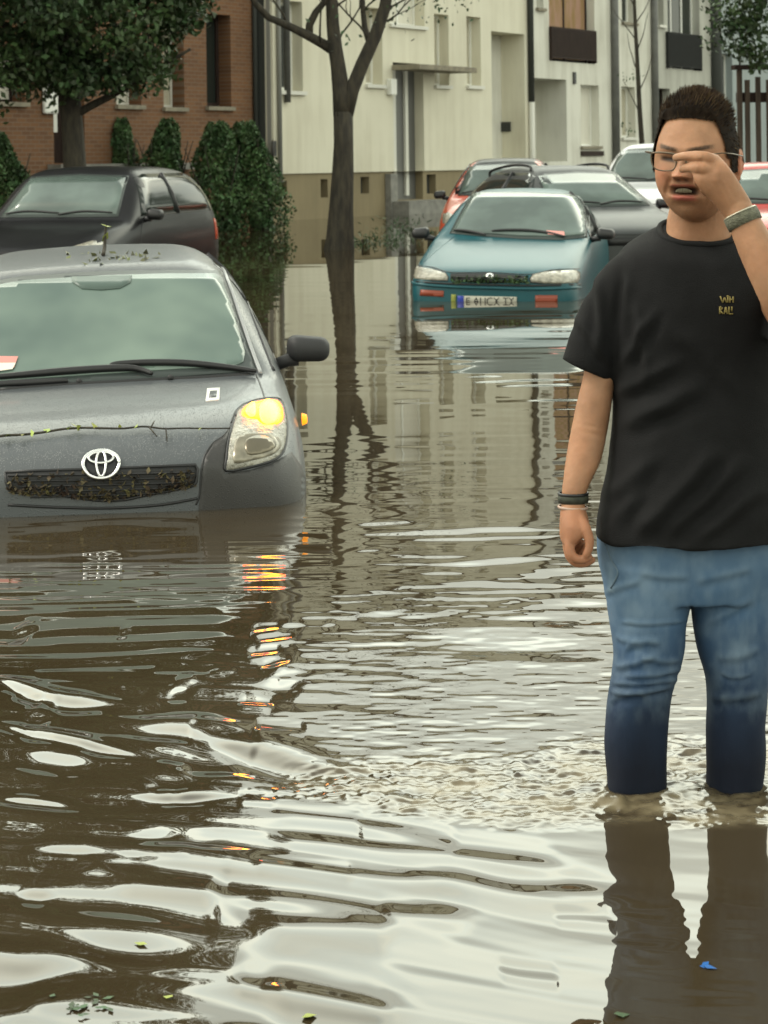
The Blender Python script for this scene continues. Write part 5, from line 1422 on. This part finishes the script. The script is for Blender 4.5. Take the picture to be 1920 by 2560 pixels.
# pigment: lips, ruddy cheeks, nose and ears, knuckles, shaved beard; nostril and mouth shade painted in
base = np.array([.345,.182,.104]); pig = np.tile(base, (len(bco), 1))
X_, Y_, Z_ = hl_.T
bx, by = topx(bco)
pig = pig*(1+.16*fbm(bx/40, by/55, 71, 3))[:, None]*np.stack([1+0*bx, 1-.10*vnoise(bx/60, by/80, 74), 1-.16*vnoise(bx/60, by/80, 74)], 1)
onhead = (np.abs(X_) < .11) & (Z_ > -.135) & (Z_ < .13) & (np.abs(Y_) < .13) & (bco[:, 1] > 4.0)
def mixp(wt, c):
    global pig
    wt = np.clip(wt, 0, 1)[:, None]; pig = pig*(1-wt) + np.array(c)*wt
fr_ = onhead & (Y_ < -.02)
mixp(np.where(fr_, .55*np.exp(-((np.abs(X_)-.042)/.022)**2-((Z_+.030)/.022)**2), 0), (.46,.17,.10))
mixp(np.where(fr_, .45*np.exp(-(X_/.014)**2-((Z_+.030)/.016)**2), 0), (.47,.18,.11))
lowf = (1-smoothstep(-.072, -.038, Z_))*(Y_ < .02)*smoothstep(-.128, -.114, Z_)
bn_ = .55+.45*vnoise(X_*900, Z_*900, 3)*2
mixp(np.where(onhead, .45*lowf*bn_*(1-np.exp(-(X_/.03)**4-((Z_+.0585)/.017)**4)), 0), (.15,.085,.05))
mixp(np.where(onhead & fr_, .45*np.exp(-(X_/.022)**4-((Z_+.0425)/.0035)**2)*bn_, 0), (.17,.095,.055))
mixp(np.where(fr_, 1.0*np.exp(-(np.abs(X_)/.023)**6-((Z_+.0705)/.0060)**4), 0), (.34,.10,.075))
mixp(np.where(fr_, .8*np.exp(-(np.abs(X_)/.023)**6-((Z_+.0480)/.0030)**4), 0), (.40,.13,.10))
mixp(np.where(fr_, 1.0*np.exp(-(np.abs(X_)/.0255)**8-((Z_+.0580)/.0070)**6), 0), (.03,.015,.012))  # dark of the open mouth put into the colour
for sg in (1, -1):
    mixp(np.where(fr_, .95*np.exp(-((X_-sg*.031)/.0165)**6-((Z_-.0005-(np.abs(X_)-.031)*.1)/.0050)**4), 0), (.025,.016,.012))
    mixp(np.where(fr_, 1.0*np.exp(-((X_-sg*.030)/.021)**6-((Z_-.0195-(np.abs(X_)-.02)*.18)/.0044)**4)*(1.0+.5*vnoise(X_*1200, Z_*300, 5)), 0), (.045,.024,.012))
    mixp(np.where(onhead, .6*np.exp(-((X_-sg*.085)/.01)**2-((Z_+.012)/.035)**2), 0), (.46,.16,.10))
for sg in (1, -1): mixp(np.where(fr_, .9*np.exp(-((X_-sg*.0075)/.0055)**2-((Z_+.0375)/.0035)**2), 0), (.06,.025,.018))  # nostril shade put into the colour
mixp(np.where((bx < 1500) & (by > 1275), .45, 0), (.36,.15,.085))
ca_ = body.data.color_attributes.new('pigment_shade', 'FLOAT_COLOR', 'POINT')
ca_.data.foreach_set('color', np.concatenate([pig, np.ones((len(pig), 1))], 1).astype(np.float32).ravel())
# teeth
M['tooth'] = mat('tooth', (.19,.165,.115), .7, (.15,.13,.09), 60, spec=.1)
tv = MB(); n_ = 25
V = []
for k in range(n_):
    x = -.0155 + .031*k/(n_-1); ph_ = abs(sin(k*pi/4)); yy = -.0838 + x*x*12
    q_ = sqrt(max(0, 1-(x/.0162)**2)); zm_ = -.0572 - .0025*(1-q_)
    for (z_, dy) in ((zm_+.0045*q_,.001),(zm_+.002*q_,-.0008),(zm_-.0030*q_-.0006*ph_,0.0),(zm_-.0040*q_-.0006*ph_,.003)): V.append(H2W((x, yy+dy-.0006*ph_, z_)) - PB)
tv.add(V, [(4*k+j, 4*k+4+j, 4*k+5+j, 4*k+1+j) for k in range(n_-1) for j in range(3)])
tv.build('teeth', M['tooth'], man, True)
# fingernails on the raised hand are hidden; hair
M['hair'] = mat('hair', (.010,.0075,.006), .8, (.020,.014,.010), 40, spec=.06)
hco_n = hco; hno = hco/np.linalg.norm(hco/np.array([.078**2, .095**2, .112**2]), axis=1)[:, None]
def hairline(x, y, z):
    """signed cover of the scalp"""
    front = .070 + .006*np.cos(x/.05*pi*.5) - .010*np.clip((np.abs(x)-.045)/.03, 0, 1)
    lim = np.where(y < -.052, front, np.where(y < .0, front + (.004-front)*smoothstep(-.052, -.040, y), np.where(y < .03, .004, -.06)))
    burn = (np.abs(x) > .06) & (y > -.030) & (y < .004)
    lim = np.where(burn, -.022, lim)
    return z - lim
hx, hy, hz = hco.T
cov = hairline(hx, hy, hz)
idx = np.where(cov > -.002)[0]; keep = set(idx.tolist())
topw = smoothstep(.045, .095, hz)
thick = np.where(cov > -.002, .0045 + .014*topw*smoothstep(-.002, .010, cov)*(.75+.35*smoothstep(-.08,.03,-hy-.03)), -.004)
capv = hco + hno*0
nrm_ = hco/np.array([.078**2, .095**2, .112**2]); nrm_ /= np.linalg.norm(nrm_, axis=1)[:, None]
capv = hco + nrm_*(thick + .0022*vnoise(hx*260, hy*260+hz*200, 2)*topw)[:, None]
capw = h2w(capv) - np.array(PB)
hair = obj('hair', [Vector(p) for p in capw], [q for q in hf if len(q) == 4 and all(i in keep for i in q)] + [hf[-2]], M['hair'], man)
hs_v, hs_f = [], []
cand = idx[hz[idx] > -.06]
pick = RNG.choice(cand, 5200)
for i in pick:
    p0 = Vector(hco[i]); nn = Vector(nrm_[i]); tpw = float(topw[i]); y0 = p0.y
    if tpw > .15 or (p0.z > .06):
        fr2 = max(0, min(1, (.02-y0)/.09))
        ln = random.uniform(.009, .019)*(.55+.45*tpw)*(.8+.3*fr2)
        d = (nn*.60 + Vector((.45*random.uniform(-.4,1)+.1, .55-.45*fr2+random.uniform(-.25,.25), .35+.25*fr2))).normalized()
        bend = Vector((random.uniform(-.1,.35), .55, -.10))
    else:
        ln = random.uniform(.005, .010); d = (nn*.55 + Vector((0, .5, -.55)) + Vector((random.uniform(-.2,.2), 0, random.uniform(-.2,.2)))).normalized(); bend = Vector((0,.2,-.5))
    q = Vector(capv[i]) - nn*.002; b_ = len(hs_v); r = random.uniform(.0007,.0014)
    side = d.cross(Vector((random.uniform(-1,1), random.uniform(-1,1), random.uniform(-1,1)))).normalized()
    for k in range(5):
        w_ = r*(1-k/4.6)
        hs_v += [H2W(q-side*w_)-PB, H2W(q+side*w_)-PB]
        q = q + d*(ln/4); d = (d + bend*.16).normalized()
    hs_f += [(b_+2*k, b_+2*k+1, b_+2*k+3, b_+2*k+2) for k in range(4)]
obj('strands', hs_v, hs_f, mat('hair_tips', (.058,.036,.019), .7, (.018,.012,.008), 30, spec=.1, island=.6), hair, smooth=True)
# glasses
M['glasses_metal'] = mat('glasses_metal', (.10,.075,.05), .3, metal=.6)
gm = MB(); GP = lambda x, y, z: H2W((x, y, z)) - PB
for sg in (1, -1):
    lo_ = [(.010,.009),(.020,.012),(.045,.013),(.059,.011),(.061,.000),(.056,-.014),(.044,-.020),(.022,-.020),(.011,-.013)]
    P = [GP(sg*a, -.102+abs(a)*.22, b) for a, b in lo_]; Q = spline(P, 4, True); gm.tube(Q+Q[:1], .0013*HS, 6); gm.tube(spline(P[:4], 4), .0021*HS, 6)
    gm.tube([GP(sg*.058,-.089,.012), GP(sg*.072,-.082,.014), GP(sg*.083,-.055,.012), GP(sg*.086,.01,.006), GP(sg*.084,.028,-.01)], .0014, 6)
gm.tube([GP(-.010,-.100,.010), GP(0,-.106,.013), GP(.010,-.100,.010)], .0012, 6)
go = gm.build('glasses', M['glasses_metal'], man, True)
m, N, L, b = new_mat('lens_clear'); b.inputs['Transmission Weight'].default_value = 1; b.inputs['Roughness'].default_value = .02; b.inputs['IOR'].default_value = 1.05; b.inputs['Base Color'].default_value = (.86,.88,.86,1)
for sg in (1, -1):
    Q = spline([GP(sg*a, -.102+abs(a)*.22, b_) for a, b_ in lo_], 3, True); obj('lens', Q, [tuple(range(len(Q)))], m, go, smooth=False)

# ---------------------------------------------------------------- clothes
M['shirt'] = mat('shirt', (.0046,.0046,.0049), .85, (.0080,.0080,.0086), 6, bump=.3, bscale=420, spec=.22)
tr_ = dense_rings([(1652,1838,578,4.22,.074),(1616,1876,592,4.22,.084),(1565,1918,618,4.22,.098),(1531,1945,664,4.215,.112),(1519,1955,740,4.21,.128),(1519,1958,840,4.205,.138),(1532,1950,950,4.20,.142),(1532,1950,1060,4.195,.148),(1520,1958,1160,4.19,.152),(1500,1968,1260,4.185,.152),(1486,1976,1340,4.18,.150)], 5)
shp = [loft([ring(r[0], r[1], r[2], r[3], r[4], 56, 2.5, .023*float(1-smoothstep(576, 665, r[2]))) for r in tr_])]
def sleeve(rows, n=34):
    rs = []
    R2 = dense_rings(rows, 5)
    for i, (cx_, cy_, d, hw, ht, ang) in enumerate(R2):
        c = A(cx_, cy_, d); ax_ = Vector((cos(ang), 0, sin(ang))); r = []
        for k in range(n):
            a = 2*pi*k/n; r.append(c + ax_*(px(hw)*cos(a)) + Vector((0,1,0))*(px(ht)*sin(a)))
        rs.append(r)
    return loft(rs)
shp.append(sleeve([(1610,668,4.21,60,80,-.9),(1575,705,4.21,72,84,-.75),(1535,765,4.205,74,80,-.55),(1500,840,4.20,72,74,-.44),(1478,900,4.20,72,68,-.43),(1469,927,4.20,71,64,-.44)]))
shp.append(sleeve([(1870,668,4.20,60,80,.9),(1915,715,4.18,74,84,.75),(1955,775,4.12,74,80,.7),(1985,815,4.04,72,76,.7)]))
def shirt_post(co, no):
    x, y = topx(co); f = np.clip(-no[:, 1], 0, 1)**.6
    d = np.zeros(len(co))
    def fold(x0, y0, x1, y1, wd, am, wob=0):
        dx, dy = x1-x0, y1-y0; ln = sqrt(dx*dx+dy*dy); t = ((x-x0)*dx+(y-y0)*dy)/ln; s = ((x-x0)*-dy+(y-y0)*dx)/ln + 8*vnoise(t/60, 0*t, int(x0)) 
        win = smoothstep(-30, 40, t)*(1-smoothstep(ln-60, ln+30, t)); return am*win*(np.exp(-(s/wd)**2)-.6*np.exp(-((s-wd*1.8)/wd)**2))
    for q in ((1560,900,1640,780,14,.006),(1545,980,1700,900,18,.005),(1560,1060,1760,960,22,.005),(1600,1330,1790,1130,22,.007),(1660,1340,1860,1150,20,.006),(1530,1240,1640,1140,20,.005),(1700,830,1840,980,22,.004),(1590,760,1620,960,14,.004),(1500,700,1500,880,12,.005),(1450,800,1530,920,12,.004),(1540,1320,1600,1200,18,.005),(1760,1340,1900,1220,20,.006),(1570,690,1560,840,12,.004),(1620,1040,1700,1010,16,.004)):
        d += 1.9*fold(*q)
    d += .0035*fbm(x/110, y/160, 5, 3) + .0012*vnoise(x/25, y/30, 9)
    hem = smoothstep(1290, 1345, y); d += hem*.004*np.sin(x/34+1.3*np.sin(x/80))
    return co + no*d[:, None]
shirt, sco = fuse('t_shirt', shp, .0048, M['shirt'], man, 5, shirt_post)
# ribbed collar
Q = ring(1650, 1840, 579, 4.22, .076, 64, 2.4, .0245)
v, f = tube([p-PB for p in Q+Q[:1]], .0068, 8); obj('collar', v, f, M['shirt'], shirt)
# small square chest emblem: two rows of stitched strokes, unreadable in the photo
M['stitch'] = mat('stitch', (.16,.125,.03), .8, (.24,.19,.06), 90)
bm = bmesh.new(); bm.from_mesh(shirt.data); sb = BVHTree.FromBMesh(bm); bm.free()
lg = MB()
def chest(px_, py_):
    d = ray(px_, py_).normalized(); h = sb.ray_cast(CAM-PB, d); return h[0] + h[1]*.0016 if h[0] else None
for (x0, y0, x1, y1) in ((1800,741,1806,757),(1806,757,1811,744),(1811,744,1816,757),(1816,741,1822,741),(1819,741,1819,757),(1824,742,1824,757),(1824,749,1832,749),(1832,742,1832,757),
                         (1799,767,1799,785),(1799,767,1806,771),(1806,771,1799,776),(1800,777,1807,785),(1810,785,1814,768),(1814,768,1818,785),(1811,779,1817,779),(1822,767,1822,785),(1822,785,1832,785),(1829,767,1829,779)):
    a, b_ = chest(x0, y0), chest(x1, y1)
    if a and b_: lg.tube([a, b_], .0016, 5)
lg.build('chest_emblem', M['stitch'], shirt, True)
# jeans
def jeans_mat():
    m, N, L, b = new_mat('denim')
    tc = N.new('ShaderNodeTexCoord'); sp = N.new('ShaderNodeSeparateXYZ'); L.new(tc.outputs['Object'], sp.inputs[0])
    n1 = N.new('ShaderNodeTexNoise'); n1.inputs['Scale'].default_value = 7; n1.inputs['Detail'].default_value = 6
    mp = N.new('ShaderNodeMapping'); mp.inputs['Scale'].default_value = (1.6,1,.7); L.new(tc.outputs['Object'], mp.inputs['Vector']); L.new(mp.outputs[0], n1.inputs['Vector'])
    a = N.new('ShaderNodeMath'); a.operation = 'MULTIPLY_ADD'; a.inputs[1].default_value = .16; L.new(n1.outputs['Fac'], a.inputs[0]); L.new(sp.outputs['Z'], a.inputs[2])
    rp = N.new('ShaderNodeValToRGB'); e_ = rp.color_ramp.elements                     # wet from the water up, washed-out thighs
    e_[0].position = .44; e_[0].color = (.006,.009,.019,1); e_[1].position = .95; e_[1].color = (.085,.145,.225,1)
    for p_, c in ((.56,(.012,.022,.046,1)),(.67,(.026,.054,.105,1)),(.80,(.056,.108,.185,1))):
        q = e_.new(p_); q.color = c
    L.new(a.outputs[0], rp.inputs['Fac'])
    at_ = N.new('ShaderNodeAttribute'); at_.attribute_name = 'fade'
    mx = N.new('ShaderNodeMix'); mx.data_type = 'RGBA'; mx.inputs['B'].default_value = (.25,.33,.39,1)
    L.new(at_.outputs['Fac'], mx.inputs['Factor']); L.new(rp.outputs['Color'], mx.inputs['A']); L.new(mx.outputs['Result'], b.inputs['Base Color'])
    b.inputs['Roughness'].default_value = .8; b.inputs['Specular IOR Level'].default_value = .25
    wv_ = N.new('ShaderNodeTexNoise'); wv_.inputs['Scale'].default_value = 500; L.new(tc.outputs['Object'], wv_.inputs['Vector'])
    bp = N.new('ShaderNodeBump'); bp.inputs['Strength'].default_value = .25; bp.inputs['Distance'].default_value = .002
    L.new(wv_.outputs['Fac'], bp.inputs['Height']); L.new(bp.outputs['Normal'], b.inputs['Normal'])
    return m
M['denim'] = jeans_mat()
lw = dense_rings([(1500,1962,1270,4.19,.125),(1494,1966,1340,4.19,.125),(1497,1958,1400,4.19,.125),(1506,1942,1450,4.19,.12),(1512,1934,1490,4.19,.112)], 3)
ll = dense_rings([(1500,1735,1400,4.18,.105),(1508,1731,1450,4.18,.104),(1516,1727,1505,4.175,.100),(1523,1714,1557,4.17,.094),(1532,1708,1627,4.16,.086),(1528,1692,1690,4.155,.080),(1518,1678,1745,4.16,.076),(1512,1670,1820,4.17,.074),(1513,1667,1890,4.18,.071),(1518,1664,1985,4.19,.068),(1524,1660,2120,4.20,.064),(1530,1655,2330,4.20,.06)], 4)
rl_ = dense_rings([(1722,1952,1400,4.20,.105),(1723,1940,1450,4.20,.104),(1727,1928,1505,4.195,.100),(1733,1921,1557,4.19,.094),(1746,1919,1627,4.185,.088),(1764,1917,1690,4.18,.082),(1769,1915,1750,4.185,.078),(1768,1913,1820,4.19,.074),(1767,1914,1890,4.195,.071),(1765,1904,1975,4.20,.068),(1768,1898,2120,4.20,.064),(1772,1892,2330,4.20,.06)], 4)
js = [loft([ring(r[0], r[1], r[2], r[3], r[4], 48, 2.4) for r in lw]), loft([ring(*r[:5], 40, 2.2) for r in ll]), loft([ring(*r[:5], 40, 2.2) for r in rl_])]
fade_store = {}
def jeans_post(co, no):
    x, y = topx(co); d = np.zeros(len(co)); fade = np.zeros(len(co))
    L_ = x < 1735
    def crease(x0, y0, x1, y1, wd, am, sag=0):
        t = (x-x0)/(x1-x0); yc = y0+(y1-y0)*t + sag*4*t*(1-t) + 3*vnoise(t*5, 0*t, int(y0)); win = smoothstep(-.05,.15,t)*(1-smoothstep(.85,1.08,t))
        s = (y-yc)/wd
        return .80*am*win*(np.exp(-s*s)-.75*np.exp(-((s-1.7)/1.2)**2)), win*np.exp(-s*s)
    for q in ((1548,1556,1712,1552,5,.0045,4),(1538,1592,1600,1600,8,.004,6),(1560,1622,1650,1606,9,.006,-8),(1600,1640,1700,1650,9,.005,6),(1535,1665,1640,1640,9,.006,6),(1560,1690,1700,1672,8,.007,8),(1526,1706,1690,1700,7,.008,6),(1524,1728,1680,1716,8,.009,8),(1524,1752,1620,1742,9,.006,-10),(1512,1480,1600,1452,9,.004,0),(1600,1430,1720,1440,10,.004,6),
              (1800,1682,1880,1682,6,.004,10),(1790,1640,1900,1620,12,.004,10),(1775,1740,1900,1730,12,.005,8),(1760,1560,1880,1500,12,.004,0),(1740,1450,1880,1420,12,.004,0)):
        a, b_ = crease(*q); d += a; fade += .10*b_*np.clip(a*300+.3, 0, 1)
    d += .003*fbm(x/60, y/120, 6, 3)
    wet = smoothstep(1760, 1830, y)
    fade += .42*np.exp(-((x-1610)/55)**2-((y-1500)/80)**2)*(.7+.6*fbm(x/40, y/60, 2, 3)) + .18*np.exp(-((x-1850)/45)**2-((y-1640)/60)**2)
    fade += .25*np.exp(-((x-1528)/10)**2)*(y < 1480)*(y > 1340)
    fade += .20*fbm(x/22, y/44, 8, 4)+.06
    fade_store['f'] = np.clip(fade, 0, .8)*(1-wet)
    # fly and inner seams
    d -= .003*np.exp(-((x-(1728+(y-1400)*.0))/4)**2)*(y < 1520)*(no[:, 1] < 0)
    return co + no*d[:, None]
jeans, jco = fuse('jeans', js, .0048, M['denim'], man, 4, jeans_post)
fa = jeans.data.attributes.new('fade', 'FLOAT', 'POINT'); fa.data.foreach_set('value', fade_store['f'].astype(np.float32))
for (ptl) in ([(1512,1352),(1530,1400),(1545,1432),(1528,1470)],):
    bm = bmesh.new(); bm.from_mesh(jeans.data); jb_ = BVHTree.FromBMesh(bm); bm.free()
    P = []
    for (a, b_) in ptl:
        h = jb_.ray_cast(CAM-PB, ray(a, b_).normalized())
        if h[0]: P.append(h[0]+h[1]*.001)
    if len(P) > 2:
        v, f = tube(spline(P, 5), .0022, 5); obj('pocket_seam', v, f, mat('seam_thread', (.10,.15,.20), .8), jeans)
# wrist bands
def band(name, c, axis, r1, r2, h_, mt):
    u, w_ = frame_of(Vector(axis)); v = []; n = 28; a_ = Vector(axis).normalized(); f = []
    prof = [(-h_/2, 0), (-h_/2, .0025), (0, .0034), (h_/2, .0025), (h_/2, 0)]
    for k in range(n):
        t = 2*pi*k/n
        for (hh, o_) in prof: v.append(c - PB + a_*hh + u*cos(t)*(r1+o_) + w_*sin(t)*(r2+o_))
    m_ = len(prof)
    for k in range(n):
        for j in range(m_-1): f.append((k*m_+j, ((k+1) % n)*m_+j, ((k+1) % n)*m_+j+1, k*m_+j+1))
    return obj(name, v, f, mt, man)
M['band_olive'] = mat('band_olive', (.035,.04,.025), .75, (.018,.02,.014), 90)
M['band_tan'] = mat('band_tan', (.42,.30,.24), .6)
M['watch_band'] = mat('watch_band', (.15,.15,.10), .7, (.09,.09,.06), 120, bump=.5, bscale=300)
band('bracelet', A(1433,1246,4.135), (0.0,0,1), px(31), .0285, .017, M['band_olive'])
band('bracelet', A(1433,1234,4.135), (0.0,0,1), px(31.5), .029, .006, M['black_trim'])
band('bracelet', A(1432,1268,4.13), (.05,0,1), px(31.5), .0285, .005, M['band_tan'])
fa_ = (A(1849,532,3.925) - A(1893,622,3.91)).normalized()
band('watch', A(1857,547,3.923), fa_, px(39), px(39), .026, M['watch_band'])
band('watch_rim', A(1850,533,3.924), fa_, px(38), px(38), .003, mat('watch_steel', (.6,.56,.45), .3, metal=.7))

# ================================================================= small floating things
random.seed(21)
def floater(name, label, cat, px_, py_, size, mt, n=1, spread=.0, group=None):
    c = on_water(px_, py_); hz_ = float(wave(np.array([[c.x]]), np.array([[c.y]]))[0, 0]); c.z = hz_+.003
    pts = [(random.gauss(0, spread), random.gauss(0, spread), .001+.002*random.random()) for k in range(n)]
    o = leaf_mesh(name, pts, size, mt, None, aspect=.5, up=3.0, jitter=.3 if n > 1 else .05); o.location = c; o.scale = (1, 1, .12)
    tag(o, label, cat, group); return o
gt = floater('grass_tuft', 'torn green grass floating at the lower left edge of the flood', 'grass', 205, 2530, .020, M['leaf'], 22, .022); gt['kind'] = 'stuff'
floater('floating_leaf', 'small green leaf floating beside the grass near the lower left corner', 'leaf', 420, 2500, .03, M['leaf_yellow'])
floater('floating_leaf', 'yellow green blade floating on the bright water at the bottom edge', 'leaf', 770, 2545, .05, M['leaf_yellow'])
floater('floating_leaf', 'small leaf floating in the dark water between the bright bands at left', 'leaf', 352, 2364, .03, M['leaf_yellow'])
floater('floating_leaf', 'leaf fragment floating below the reflection of the jeans', 'leaf', 1555, 2540, .045, M['leaf'])
M['blue_foil'] = mat('blue_foil', (.01,.10,.34), .35)
floater('wrapper', 'tiny blue wrapper floating in the reflection of the right leg', 'wrapper', 1765, 2416, .028, M['blue_foil'], 3, .006)
